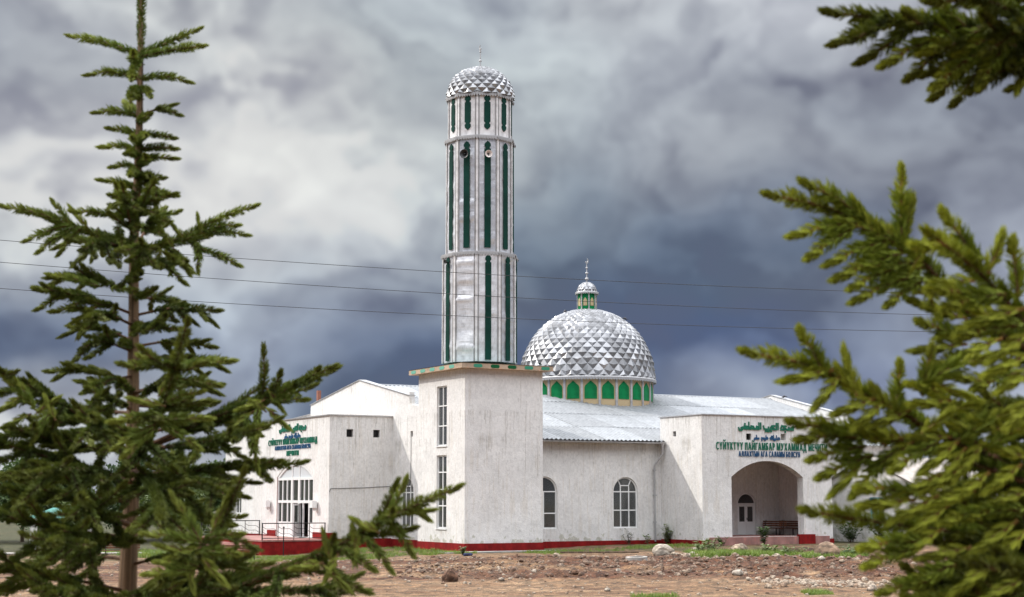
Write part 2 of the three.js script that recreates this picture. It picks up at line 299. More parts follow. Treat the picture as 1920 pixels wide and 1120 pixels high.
// ---------------------------------------------------------------- the mosque
const mosque = thing('mosque', 'large white plastered mosque hall with silver scaled dome and arched porches', 'mosque', C0, A);
const HX = -Math.PI / 2;                                           // turn of anything that faces local -x
const EAVE = 6.83, RIDGE = 10.9, RZ = -17;
const roofY = z => z > RZ ? mix(EAVE, RIDGE, (-1.5 - z) / 15.5) : mix(RIDGE, EAVE, (RZ - z) / 15.5);
{
  // hall walls
  wall('wall', mosque, [[5.0, -0.6], [36.2, -0.6], [36.2, EAVE], [5.0, EAVE]],
    [archPath(6.3, 0.93, 1.27, 3.55, 0.93), archPath(12.26, 0.93, 1.27, 3.55, 0.93), archPath(21.82, 0.76, 0.72, 2.75, 0.74)], 0.45, M.plaster, 'z', -1.5);
  wall('gable_wall', mosque, [[-32.5, -0.6], [-5.6, -0.6], [-5.6, 8.6], [-8.95, 9.2], [-9.05, 9.72], [-17, 11.2], [-25.9, 9.92], [-25.95, 9.24], [-32.5, 8.9]],
    [archPath(-9.24, 0.97, 1.3, 3.5, 0.95), rectPath(-8.78, 7.05, -8.42, 7.42), rectPath(-31, 0.4, -12.2, 7.6)], 0.4, M.plaster, 'x', 0.6);
  wall('gable_wall', mosque, [[-32.1, -0.6], [-1.95, -0.6], [-1.95, 6.9], [-8.3, 8.8], [-8.35, 9.3], [-17, 11.25], [-25.9, 9.9], [-32.1, 8.0]], [], 0.4, M.plaster, 'x', 36.2);
  mesh('wall', box(0.6, -0.6, -32.9, 36.6, EAVE, -32.52), M.plaster, mosque);
  mesh('floor', box(1.1, 0.3, -32.4, 36.1, 0.5, -2.0), M.carpet, mosque);
  // tower-to-hall plinth and the red base band
  mesh('plinth', box(5.45, -0.8, -1.95, 14.93, 0.5, -1.455), M.red, mosque); mesh('plinth', box(25.3, -0.8, -1.95, 36.6, 0.5, -1.455), M.red, mosque);
  mesh('plinth', box(0.555, -0.8, -11.5, 1.0, 0.52, -6.4), M.red, mosque);
  // right porch block
  wall('porch_wall', mosque, [[14.97, -0.6], [25.26, -0.6], [25.26, 8.3], [14.97, 8.3]],
    [new THREE.Path([[17.2, 0.74], [22.9, 0.74], ...Array.from({ length: 25 }, (_, i) => { const t = i / 24, x = mix(22.9, 17.2, t); return [x, 4.47 + 1.02 * (1 - Math.pow(Math.abs(2 * t - 1), 2.15))]; })].map(p => new THREE.Vector2(...p))),
      rectPath(18.42, 6.8, 18.82, 7.2), rectPath(21.16, 6.83, 21.56, 7.23)], 0.6, M.plaster, 'z', 3.04);
  wall('porch_wall', mosque, [[-1.5, -0.6], [2.44, -0.6], [2.44, 8.3], [-1.5, 8.3]], [rectPath(-0.08, 7.05, 0.26, 7.38)], 0.4, M.plaster, 'x', 14.97);
  mesh('porch_wall', box(24.86, -0.6, -1.5, 25.26, 8.3, 2.44), M.plaster, mosque);
  mesh('porch_wall', box(15.37, 6.83, -1.94, 24.86, 8.3, -1.5), M.plaster, mosque);
  mesh('porch_ceiling', box(15.37, 5.9, -1.5, 24.86, 6.02, 2.44), M.porch, mosque);
  mesh('porch_wall', box(24.5, 0.74, -1.49, 24.84, 5.9, 2.43), M.porch, mosque);
  mesh('porch_floor', box(15.4, -0.6, -1.48, 24.84, 0.735, 3.22), M.deck, mosque);
  mesh('step', box(22.3, 0.2, 3.06, 23.6, 0.86, 3.3), M.red, mosque);
  mesh('plinth', box(14.92, -0.8, -1.44, 15.3, 0.56, 3.09), M.red, mosque); mesh('plinth', box(15.31, -0.8, 2.6, 25.31, 0.56, 3.09), M.red, mosque);
  mesh('parapet_cap', join([box(14.9, 8.3, -1.6, 25.33, 8.36, 3.11)]), M.cap, mosque);
  // left entrance block
  const aw = 3.32, ac = -17.52;
  const arch = (w, y0) => new THREE.Path([[ac - w, y0], [ac + w, y0], ...Array.from({ length: 25 }, (_, i) => { const t = i / 24; return [ac + w - 2 * w * t, 4.56 + (w - 2.39) * (1 - Math.pow(Math.abs(2 * t - 1), 2.15))]; })].map(p => new THREE.Vector2(...p)));
  wall('entrance_wall', mosque, [[-31.8, -0.9], [-11.54, -0.9], [-11.54, 8.45], [-31.8, 8.45]], [arch(aw, 0.58), rectPath(-29.5, 2.0, -28.1, 3.65)], 0.5, M.plaster, 'x', -3.83);
  wall('entrance_wall', mosque, [[-3.33, -0.9], [0.6, -0.9], [0.6, 8.45], [-3.33, 8.45]], [rectPath(-2.66, 7.08, -2.2, 7.58), rectPath(-0.77, 7.08, -0.31, 7.58)], 0.4, M.plaster, 'z', -11.54);
  mesh('entrance_wall', box(-3.33, -0.9, -31.8, 0.6, 8.45, -31.4), M.plaster, mosque);
  mesh('flat_roof', box(-3.3, 8.2, -31.4, 0.58, 8.4, -11.95), M.concrete, mosque);
  mesh('flat_roof', box(15.4, 8.1, -1.48, 24.84, 8.25, 2.42), M.concrete, mosque);
  mesh('parapet_cap', join([box(-3.92, 8.45, -31.9, -3.2, 8.52, -11.45), box(-3.2, 8.45, -12.0, 0.66, 8.52, -11.45)]), M.cap, mosque);
  mesh('floor', box(-3.32, 0.2, -31.3, 1.05, 0.56, -12), M.carpet, mosque);
  for (const b of [[-3.86, -0.9, -11.52, 0.55, 0.56, -11.49], [-3.87, -0.9, -14.15, -3.35, 0.95, -11.53], [-3.87, -0.9, -22.6, -3.35, 0.95, -20.95], [-3.87, -0.9, -31.84, -3.35, 0.62, -22.62]]) mesh('plinth', box(...b), M.red, mosque);
  // vents in the small square openings
  const vent = (x, y, z, turn, s) => { const v = part('vent', mosque, x, y, z, turn); mesh('vent_box', box(-s, -s, -0.42, s, s, -0.3), M.black, v); for (let k = 0; k < 5; k++) mesh('slat', box(-s, -s + 0.04 + k * s * 0.4, -0.2, s, -s + 0.055 + k * s * 0.4, -0.12), M.iron, v); };
  vent(-2.43, 7.33, -11.54, 0, 0.23); vent(-0.54, 7.33, -11.54, 0, 0.23); vent(18.62, 7.0, 3.04, 0, 0.2); vent(14.97, 7.215, 0.09, HX, 0.16); vent(0.6, 7.235, -8.6, HX, 0.18);
  mesh('vent_cover', box(21.22, 6.87, 2.8, 21.5, 7.17, 2.84), M.concrete, mosque);
  // hall windows
  windowUnit(mosque, 6.3, 1.27, -1.68, 0, 1.86, 2.28, 0.93, [0.5], [0.95], false);
  windowUnit(mosque, 12.26, 1.27, -1.68, 0, 1.86, 2.28, 0.93, [0.333, 0.667], [1.12], true);
  windowUnit(mosque, 0.78, 1.3, -9.24, HX, 1.94, 2.2, 0.95, [0.333, 0.667], [1.0], true);
  windowUnit(mosque, -3.65, 2.0, -28.8, HX, 1.4, 1.65, 0, [0.5], [1.15], false);
  mesh('curtain', box(11.4, 1.3, -2.35, 12.55, 4.4, -2.33), M.curtain, mosque);
  mesh('curtain', box(1.35, 1.3, -9.9, 1.37, 4.4, -8.3), M.curtain, mosque);
  // double door at the back of the porch
  {
    const d = part('door', mosque, 21.82, 0.74, -1.68);
    const s = poly(archPts(0, 0.75, 0, 2.02, 0.72)); s.holes = [archPath(0, 0.67, 0.03, 2.02, 0.64)]; mesh('frame', metreUV(slab(s, 0.1)), M.pvc, d);
    mesh('transom', box(-0.67, 1.97, 0.01, 0.67, 2.07, 0.09), M.pvc, d);
    mesh('pane', slab(poly(archPts(0, 0.66, 2.08, 2.08, 0.57).slice(2)), 0.008).translate(0, 0, 0.04), M.glass, d);
    for (const k of [-1, 1]) {
      const x0 = k < 0 ? -0.665 : 0.008, x1 = k < 0 ? -0.008 : 0.665, l = poly([[x0, 0.04], [x1, 0.04], [x1, 1.96], [x0, 1.96]]); l.holes = [rectPath(x0 + 0.11, 0.86, x1 - 0.11, 1.85)];
      mesh('door_leaf', metreUV(slab(l, 0.06)).translate(0, 0, 0.015), M.pvc, d);
      mesh('pane', box(x0 + 0.11, 0.86, 0.04, x1 - 0.11, 1.85, 0.048), M.glass, d);
    }
    mesh('handle', box(0.05, 0.95, 0.075, 0.08, 1.12, 0.11), M.black, d);
  }
  // glazed entrance of the left block
  {
    const d = part('door', mosque, -3.68, 0.58, ac, HX), top = t => 3.98 + 0.9 * (1 - Math.pow(Math.abs(2 * t - 1), 2.15));
    const ed = (w, lo, cut) => [[-w, lo], [w, lo], ...Array.from({ length: 25 }, (_, i) => { const t = i / 24; return [w - 2 * w * t, top(t) - cut]; })];
    const s = poly(ed(aw - 0.005, 0, 0)); s.holes = [new THREE.Path(ed(aw - 0.14, 0.02, 0.12).map(p => new THREE.Vector2(...p)))]; mesh('frame', metreUV(slab(s, 0.12)), M.pvc, d);
    mesh('door_jamb', box(-aw - 0.001, 0.02, 0.125, -aw + 0.05, 4.0, 0.155), M.maroon, d);
    const X = t => mix(-aw + 0.14, aw - 0.14, t);
    for (const y of [2.33, 3.86]) mesh('transom', box(-aw + 0.14, y - 0.09, 0.01, aw - 0.14, y + 0.09, 0.11), M.pvc, d);
    for (const t of [0.125, 0.255, 0.75, 0.875]) mesh('mullion', box(X(t) - 0.06, 2.42, 0.015, X(t) + 0.06, 3.77, 0.105), M.pvc, d);
    for (const t of [0.40, 0.605]) mesh('mullion', box(X(t) - 0.16, 0.02, 0.005, X(t) + 0.16, 3.77, 0.115), M.pvc, d);
    for (const t of [0.40, 0.605]) mesh('mullion', box(X(t) - 0.05, 3.95, 0.015, X(t) + 0.05, 4.75, 0.105), M.pvc, d);
    for (const t of [0.11, 0.27, 0.72, 0.885]) mesh('mullion', box(X(t) - 0.07, 0.02, 0.012, X(t) + 0.07, 2.24, 0.1), M.pvc, d);
    const up = [[0, 0.125], [0.125, 0.255], [0.255, 0.375], [0.43, 0.58], [0.63, 0.75], [0.75, 0.875], [0.875, 1]];
    for (const [a, b] of up) mesh('pane', box(X(a) + 0.05, 2.42, 0.05, X(b) - 0.05, 3.77, 0.058), M.glass, d);
    for (const [a, b] of [[0, 0.11], [0.11, 0.27], [0.27, 0.375], [0.43, 0.58], [0.885, 1]]) {
      mesh('pane', box(X(a) + 0.05, 0.98, 0.05, X(b) - 0.05, 2.24, 0.058), M.glass, d);
      mesh('door_panel', box(X(a) + 0.04, 0.02, 0.03, X(b) - 0.04, 0.98, 0.075), M.pvc, d);
    }
    for (const [a, b] of [[-aw + 0.15, X(0.40) - 0.06], [X(0.40) + 0.06, X(0.605) - 0.06], [X(0.605) + 0.06, aw - 0.15]]) {
      const P = [[a, 3.95], [b, 3.95]]; for (let i = 0; i <= 10; i++) { const x = mix(b, a, i / 10), t = 0.5 - x / (2 * aw); P.push([x, top(t) - 0.15]); }
      mesh('fanlight_panel', slab(poly(P), 0.02).translate(0, 0, 0.02), M.panel, d);
    }
    const leaf = part('door_leaf', mosque, -3.68 - 0.06, 0.6, ac + X(0.63), HX + rad(-48));                  // the leaf that stands open, hinged left of the gap
    const l = poly([[0, 0], [0.95, 0], [0.95, 2.18], [0, 2.18]]); l.holes = [rectPath(0.12, 0.9, 0.83, 2.06)];
    mesh('leaf_frame', metreUV(slab(l, 0.06)), M.pvc, leaf); mesh('pane', box(0.12, 0.9, 0.025, 0.83, 2.06, 0.033), M.glass, leaf);
  }
  // corrugated metal roof over the hall, in two slopes
  const corr = (z0, y0, z1, y1, x0, x1, pitch, amp) => { // waves run down the slope
    const P = [], UV = [], I = [], n = Math.round((x1 - x0) / pitch * 8), m = 2;
    for (let j = 0; j <= m; j++) for (let i = 0; i <= n; i++) { const x = mix(x0, x1, i / n), t = j / m; P.push(x, mix(y0, y1, t) + amp * Math.tanh(2.5 * Math.sin(2 * Math.PI * (x - x0) / pitch)) + 0.02 * (vnoise(x * 0.8, t * 6, 301) - 0.5), mix(z0, z1, t)); UV.push(x, mix(z0, z1, t)); }
    for (let j = 0; j < m; j++) for (let i = 0; i < n; i++) { const a = j * (n + 1) + i; I.push(a, a + 1, a + n + 1, a + 1, a + n + 2, a + n + 1); }
    const g = new THREE.BufferGeometry(); g.setAttribute('position', new THREE.Float32BufferAttribute(P, 3)); g.setAttribute('uv', new THREE.Float32BufferAttribute(UV, 2)); g.setIndex(I); g.computeVertexNormals(); return g;
  };
  { // sheets laid in four courses, each lapping over the one below
    const R = rng(63), slope = (RIDGE - 6.76) / 16.05;
    for (const s of [1, -1]) { const rs = part('roof_slope', mosque); for (let c = 0; c < 11; c++) for (let r = 0; r < 4; r++) {
      const x0 = 1.0 + c * 3.2, x1 = x0 + 3.2, d0 = Math.max(0, r * 4.05 - 0.22), d1 = Math.min(16.05, (r + 1) * 4.05), lift = r * 0.012 + (c % 2) * 0.006 + R() * 0.012;
      mesh('roof_sheet', corr(RZ + s * (16.05 - d0), 6.76 + slope * d0 + lift + 0.012, RZ + s * (16.05 - d1), 6.76 + slope * d1 + lift, x0, x1, 0.32, 0.034), M.roofs[Math.floor(R() * 4)], rs);
    } }
  }
  for (const [a, b] of [[1.0, 13.9], [24.1, 36.2]]) mesh('ridge_cap', bar([a, RIDGE + 0.02, RZ], [b, RIDGE + 0.02, RZ], 0.09), M.roof, mosque);
  mesh('soffit', box(5.4, 6.6, -1.49, 14.9, 6.68, -1.0), M.oldwood, mosque);
  // metal caps on the gable parapets
  const capRun = (pts, x) => join(pts.slice(1).map((p, i) => { const q = pts[i], L = Math.hypot(p[0] - q[0], p[1] - q[1]), g = new THREE.BoxGeometry(0.54, 0.05, L + 0.02); g.rotateX(Math.atan2(-(p[1] - q[1]), p[0] - q[0])); g.translate(x, (p[1] + q[1]) / 2 + 0.027, (p[0] + q[0]) / 2); return metreUV(g); }));
  mesh('parapet_cap', capRun([[-25.95, 9.92], [-17, 11.2], [-9.0, 9.72]], 0.8), M.cap, mosque);
  mesh('parapet_cap', capRun([[-32.5, 8.9], [-25.97, 9.24]], 0.8), M.cap, mosque);
  mesh('parapet_cap', capRun([[-25.95, 9.9], [-17, 11.25], [-8.3, 9.3]], 36.4), M.cap, mosque);
  mesh('parapet_post', box(0.62, 9.2, -9.3, 0.98, 9.95, -9.02), M.plaster, mosque);
  // gutter and rain pipe
  const gs = new THREE.Shape(); gs.absarc(0, 0, 0.1, Math.PI, 2 * Math.PI); gs.absarc(0, 0, 0.085, 2 * Math.PI, Math.PI, true);
  mesh('gutter', slab(gs, 9.4).rotateY(Math.PI / 2).translate(5.45, 6.68, -0.85), M.trim, mosque);
  const pipe = new THREE.CatmullRomCurve3([[14.72, 6.6, -0.9], [14.74, 6.25, -0.9], [14.74, 5.95, -0.95], [14.45, 5.35, -1.3], [14.4, 5.0, -1.36], [14.4, 3, -1.36], [14.41, 0.4, -1.36]].map(p => new THREE.Vector3(...p)), false, 'catmullrom', 0.15);
  const dp = part('rain_pipe', mosque); mesh('pipe', new THREE.TubeGeometry(pipe, 60, 0.06, 10), M.trim, dp); mesh('hopper', new THREE.CylinderGeometry(0.16, 0.08, 0.35, 10).translate(14.72, 6.55, -0.9), M.trim, dp);
  for (const y of [1.6, 3.3, 4.9]) mesh('pipe_clip', box(14.31, y, -1.45, 14.49, y + 0.06, -1.28), M.trim, dp);
  // cable stapled across the entrance block and the hall wall
  const cab = new THREE.CatmullRomCurve3([[-3.80, 3.55, -11.51], [-3.7, 3.75, -11.51], [-2.6, 3.78, -11.51], [-1.2, 3.82, -11.51], [0.2, 3.9, -11.51], [0.56, 3.86, -11.4], [0.56, 3.74, -10.2], [0.56, 3.82, -9.0], [0.56, 4.4, -8.62], [0.56, 7.05, -8.6]].map(p => new THREE.Vector3(...p)), false, 'catmullrom', 0.2);
  mesh('cable', new THREE.TubeGeometry(cab, 90, 0.016, 5), M.black, mosque);
  // chimney behind the gable shoulder
  const ch = part('chimney', mosque, 1.9, 0, -27.6); mesh('chimney_stack', box(-0.15, 8.2, -0.15, 0.15, 10.35, 0.15), M.plaster, ch); mesh('chimney_top', box(-0.13, 10.35, -0.13, 0.13, 11.15, 0.13), M.brick, ch);

  // ---- the big dome: drum, scaled shell, lantern
  const dome = part('dome', mosque, 19.04, 0, RZ), R = 4.93, st = rad(15), v0 = rad(-36.4);
  const pt = (r, t, y) => [r * Math.sin(t), y, r * Math.cos(t)];
  mesh('drum', new THREE.CylinderGeometry(R * 0.985, R * 0.985, 3.6, 24, 1, false, v0).translate(0, 9.95, 0), M.drumPeach, dome);
  const ogive = (w, h) => poly([[-w, 0], [w, 0], [w, h * 0.62], [w * 0.86, h * 0.74], [w * 0.45, h * 0.86], [0, h], [-w * 0.45, h * 0.86], [-w * 0.86, h * 0.74], [-w, h * 0.62]]);
  for (let k = 0; k < 24; k++) {
    const t = v0 + st * (k + 0.5), ap = R * 0.985 * Math.cos(st / 2);
    const a = mesh('arch_panel', slab(ogive(0.45, 1.3), 0.03), M.archGreen, dome); a.position.set(...pt(ap + 0.002, t, 10.2)); a.rotation.y = t;
    const p = mesh('pilaster', box(-0.085, 8.6, -0.05, 0.085, 11.7, 0.06), M.trim, dome); p.position.set(...pt(R * 0.985, v0 + st * k, 0)); p.rotation.y = v0 + st * k;
  }
  mesh('cornice', new THREE.LatheGeometry([[4.6, 11.68], [5.1, 11.68], [5.13, 11.74], [5.13, 11.80], [5.03, 11.88], [4.6, 11.88]].map(p => new THREE.Vector2(...p)), 96), M.trim, dome);
  mesh('scalloped_trim', scallops(5.12, 11.69, 150, 0.14), M.trim, dome);
  scales(dome, t => [5.0 * Math.cos(t), 11.86 + 5.33 * Math.sin(t)], 40, 0.079, rad(81), 0.11, 300, rad(-24));
  const lan = part('lantern', mosque, 19.04, 0, RZ), LR = 0.72;
  mesh('lantern_wall', new THREE.CylinderGeometry(LR, LR, 1.5, 8, 1, false, rad(-20)).translate(0, 17.7, 0), M.archGreen, lan);
  for (let k = 0; k < 8; k++) {
    const t = rad(-20 + 22.5 + 45 * k), ap = LR * Math.cos(rad(22.5));
    const a = mesh('arch_panel', slab(ogive(0.14, 0.62), 0.02), M.drumPeach, lan); a.position.set(...pt(ap + 0.001, t, 17.4)); a.rotation.y = t;
    const p = mesh('pilaster', box(-0.05, 16.95, -0.03, 0.05, 18.4, 0.035), M.trim, lan); p.position.set(...pt(LR, t - rad(22.5), 0)); p.rotation.y = t - rad(22.5);
  }
  mesh('cornice', new THREE.LatheGeometry([[0.5, 18.36], [0.86, 18.36], [0.88, 18.44], [0.72, 18.5], [0.5, 18.5]].map(p => new THREE.Vector2(...p)), 32), M.trim, lan);
  mesh('scalloped_trim', scallops(0.87, 18.37, 36, 0.1), M.trim, lan);
  scales(lan, t => [0.75 * Math.cos(t), 18.46 + 0.78 * Math.sin(t)], 16, 0.26, rad(80), 0.04, 400, 0, false);
  finial(mosque, 19.04, 19.2, RZ, 1.85, [[0.28, 0.14], [0.72, 0.115], [1.12, 0.09]], 0.2, rad(20));
}
// pointed tabs hanging from a cornice, one strip round a circle of radius r
function scallops(r, y, n, h, v0 = 0, sides = 0) {
  const list = [];
  for (let k = 0; k < n; k++) {
    const t = 2 * Math.PI * k / n + v0, w = Math.PI * r / n * 0.98, g = slab(poly([[-w, 0.02], [-w, -h * 0.35], [-w * 0.5, -h * 0.75], [0, -h], [w * 0.5, -h * 0.75], [w, -h * 0.35], [w, 0.02]]), 0.012);
    let rr = r; if (sides) { const s = 2 * Math.PI / sides; let a = ((2 * Math.PI * k / n) % s + s) % s - s / 2; rr = r * Math.cos(s / 2) / Math.cos(a); g.rotateY(t - a); } else g.rotateY(t);
    g.translate(rr * Math.sin(t), y, rr * Math.cos(t)); list.push(g);
  }
  return join(list);
}
// a shell of raised diamond-shaped metal scales; prof(t) gives [radius, height] at latitude t
function scales(parent, prof, N, step, tMax, lift, most, face, shell = true) {
  const P = (t, a) => { const [r, y] = prof(t); return new THREE.Vector3(r * Math.sin(a), y, r * Math.cos(a)); };
  const list = []; let t = 0, j = 0, half = Math.PI / N, rows = [0];
  while (t < tMax) { t += step * Math.cos(t) * 1.0 + 0.004; rows.push(Math.min(t, rad(88))); }
  const sh = []; for (let i = 0; i <= 40; i++) { const [r, y] = prof(mix(0, rad(90), i / 40)); sh.push(new THREE.Vector2(Math.max(0.001, r * 0.985), y)); }
  mesh('dome_shell', new THREE.LatheGeometry(sh, 72), M.cap, parent);
  const R2 = rng(77 + N);
  for (j = 0; j < rows.length - 1; j++) {
    const tb = j ? rows[j - 1] : 0, tm = rows[j], tt = rows[j + 1];
    const L = P(tm, -half), Rr = P(tm, half), T = P(tt, 0), B = j ? P(tb, 0) : P(0, 0);
    const c = P(tm, 0), out = new THREE.Vector3(0, 0, 1).applyAxisAngle(new THREE.Vector3(1, 0, 0), -tm), w = L.distanceTo(Rr);
    const apex = L.clone().add(Rr).multiplyScalar(0.2).add(T.clone().multiplyScalar(0.17)).add(B.clone().multiplyScalar(0.43)).addScaledVector(out, lift * w / (2 * half * prof(0)[0]) + 0.01);
    const tri = j ? [[L, B, apex], [B, Rr, apex], [Rr, T, apex], [T, L, apex]] : [[Rr, T, apex], [T, L, apex], [L, Rr, apex]];
    const gs = [0, 1, 2].map(v => {                                // three hand-bent variants of the scale in each row
      const off = new THREE.Vector3((R2() - 0.5) * w * 0.16, (R2() - 0.5) * w * 0.14, 0).addScaledVector(out, (R2() - 0.5) * w * 0.07), pos = [], uv = [];
      for (const f of tri) for (const q of f) { const p = q === apex ? q.clone().add(off) : q; pos.push(p.x, p.y, p.z); uv.push(p.x + p.z + v, p.y); }
      const g = new THREE.BufferGeometry(); g.setAttribute('position', new THREE.Float32BufferAttribute(pos, 3)); g.setAttribute('uv', new THREE.Float32BufferAttribute(uv, 2)); g.computeVertexNormals(); return g;
    });
    for (let k = 0; k < N; k++) {
      const a = 2 * Math.PI * (k + (j % 2 ? 0.5 : 0)) / N; let da = a - face; da = Math.abs(Math.atan2(Math.sin(da), Math.cos(da)));
      list.push({ g: gs[Math.floor(R2() * 3)], a, score: Math.cos(da) * Math.cos(tm * 0.8) * w, m: M.silver[Math.floor(R2() * 4)], tilt: (R2() - 0.5) * 0.05 });
    }
  }
  list.sort((p, q) => q.score - p.score);
  const rest = [];
  list.forEach((s, i) => {
    if (i < most) { const o = mesh('dome_scale', s.g, s.m, parent); o.rotation.y = s.a; }
    else rest.push(s.g.clone().rotateY(s.a));
  });
  if (rest.length) mesh('rear_scales', join(rest), M.silver[0], parent).userData.kind = 'stuff';
}
function finial(parent, x, y, z, h, balls, cr, turn) {
  const f = part('finial', parent, x, y, z, turn);
  mesh('finial_rod', new THREE.CylinderGeometry(0.028, 0.05, h - cr, 8).translate(0, (h - cr) / 2, 0), M.trim, f);
  for (const [by, r] of balls) mesh('finial_ball', new THREE.SphereGeometry(r, 14, 10).scale(1, 0.85, 1).translate(0, by, 0), M.trim, f);
  const s = new THREE.Shape(); s.absarc(0, 0, cr, rad(-150), rad(65), false); s.absarc(-cr * 0.22, cr * 0.16, cr * 0.78, rad(58), rad(-140), true);
  mesh('crescent', slab(s, 0.03, 0.006).translate(0, h - cr, -0.015), M.trim, f);
}

// ---------------------------------------------------------------- the minaret on its square tower
const minaret = thing('minaret', 'tall ten-sided silver and green minaret standing on a square white tower', 'minaret', C0, A);
{
  const TX = 5.33, TZ = -6.35, TH = 10.83;
  wall('tower_wall', minaret, [[0, -0.6], [TX, -0.6], [TX, TH], [0, TH]], [], 0.35, M.plaster, 'z', 0);
  wall('tower_wall', minaret, [[TZ, -0.6], [-0.35, -0.6], [-0.35, TH], [TZ, TH]], [rectPath(-3.75, 6.3, -2.4, 9.95), rectPath(-3.75, 1.33, -2.4, 5.74)], 0.35, M.plaster, 'x', 0);
  mesh('tower_wall', box(TX - 0.35, -0.6, TZ, TX, TH, -0.35), M.plaster, minaret);
  mesh('tower_wall', box(0.35, -0.6, TZ, TX - 0.35, TH, TZ + 0.35), M.plaster, minaret);
  mesh('landing', box(0.35, 5.9, TZ + 0.35, TX - 0.35, 6.1, -0.35), M.concrete, minaret);
  mesh('plinth', join([box(-0.05, -0.8, -0.3, TX + 0.05, 0.5, 0.05), box(-0.05, -0.8, TZ - 0.04, 0.3, 0.5, -0.3), box(TX - 0.3, -0.8, TZ, TX + 0.05, 0.5, -0.3)]), M.red, minaret);
  windowUnit(minaret, 0.17, 6.3, -3.075, HX, 1.35, 3.65, 0, [0.5], [1.22, 2.44], false);
  windowUnit(minaret, 0.17, 1.33, -3.075, HX, 1.35, 4.41, 0, [0.5], [1.36, 2.35, 3.38], false);
  mesh('window_sill', box(-0.06, 6.24, -3.8, 0.2, 6.3, -2.35), M.pvc, minaret); mesh('window_sill', box(-0.06, 1.27, -3.8, 0.2, 1.33, -2.35), M.pvc, minaret);
  // cornice with painted plates
  const o = 0.47, co = part('cornice', minaret);
  mesh('fascia', box(-o, TH, TZ - o, TX + o, TH + 0.3, o), M.peach, co);
  for (let k = 0; k < 5; k++) {
    const oct = (w, h) => poly([[-w, -h * 0.5], [-w * 0.75, -h], [w * 0.75, -h], [w, -h * 0.5], [w, h * 0.5], [w * 0.75, h], [-w * 0.75, h], [-w, h * 0.5]]);
    const a = mesh('plate', slab(oct(0.29, 0.1), 0.012), [M.mint2, M.darkgreen, M.darkgreen, M.mint2, M.mint2][k], co); a.position.set(0.62 + k * 1.16, TH + 0.15, o + 0.002);
    const b = mesh('plate', slab(oct(0.33, 0.1), 0.012), M.mint, co); b.rotation.y = HX; b.position.set(-o - 0.002, TH + 0.15, -0.85 - k * 1.32);
  }
  const cx = 2.66, cz = -3.2;
  { // low hipped metal roof between cornice and shaft
    const e = 0.5, y0 = TH + 0.31, y1 = TH + 0.42, P = [[-e, y0, e], [TX + e, y0, e], [TX + e, y0, TZ - e], [-e, y0, TZ - e]], r = 1.9, Q = [[cx - r, y1, cz + r], [cx + r, y1, cz + r], [cx + r, y1, cz - r], [cx - r, y1, cz - r]], pos = [];
    for (let i = 0; i < 4; i++) { const j = (i + 1) % 4; pos.push(...P[i], ...P[j], ...Q[j], ...P[i], ...Q[j], ...Q[i]); }
    pos.push(...P[0], ...P[2], ...P[1], ...P[0], ...P[3], ...P[2]);
    const g = new THREE.BufferGeometry(); g.setAttribute('position', new THREE.Float32BufferAttribute(pos, 3)); mesh('roof', metreUV(g), M.roofGreen, co);
  }
  // ten-sided shaft
  const v0 = rad(-32.9), st = rad(36), ap = Math.cos(st / 2), at = (r, t, y) => [cx + r * Math.sin(t), y, cz + r * Math.cos(t)];
  const tiers = [[2.36, 11.4, 18.1], [2.15, 18.1, 25.4], [2.04, 25.4, 28.2]];
  const strip = (w, h, both) => {                                  // a stripe with an onion-shaped head
    const head = (s, y) => [[w, y - s * 0.52], [w * 0.62, y - s * 0.46], [w * 0.62, y - s * 0.40], [w, y - s * 0.34], [w * 0.98, y - s * 0.22], [w * 0.66, y - s * 0.11], [w * 0.2, y - s * 0.05], [0, y]];
    const r = []; if (both) r.push(...head(-1, 0).reverse()); else r.push([w, 0]); r.push(...head(1, h));
    return poly([...r, ...r.slice(0).reverse().filter(p => p[0] > 0.001).map(p => [-p[0], p[1]])]);
  };
  const sheetPanel = (w, h, dep, seed) => {                        // a thin sheet with dents pressed across it
    const nx = 10, ny = 40, g = new THREE.PlaneGeometry(w, h, nx, ny), p = g.attributes.position, uv = g.attributes.uv;
    for (let i = 0; i < p.count; i++) {
      const x = p.getX(i), y = p.getY(i), e = 1 - Math.pow(Math.abs(2 * x / w), 6), b = vnoise(y * 1.5, seed, 401) + 0.5 * vnoise(y * 3.1, x * 1.2 + seed, 403);
      const crease = Math.pow(1 - Math.abs(2 * vnoise(y * 0.95, x * 0.35 + seed * 3, 407) - 1), 5);
      p.setZ(i, e * dep * (0.7 * b - 0.55 + 0.9 * crease)); uv.setXY(i, x + seed, y);
    }
    g.translate(0, h / 2, 0); g.computeVertexNormals(); return g;
  };
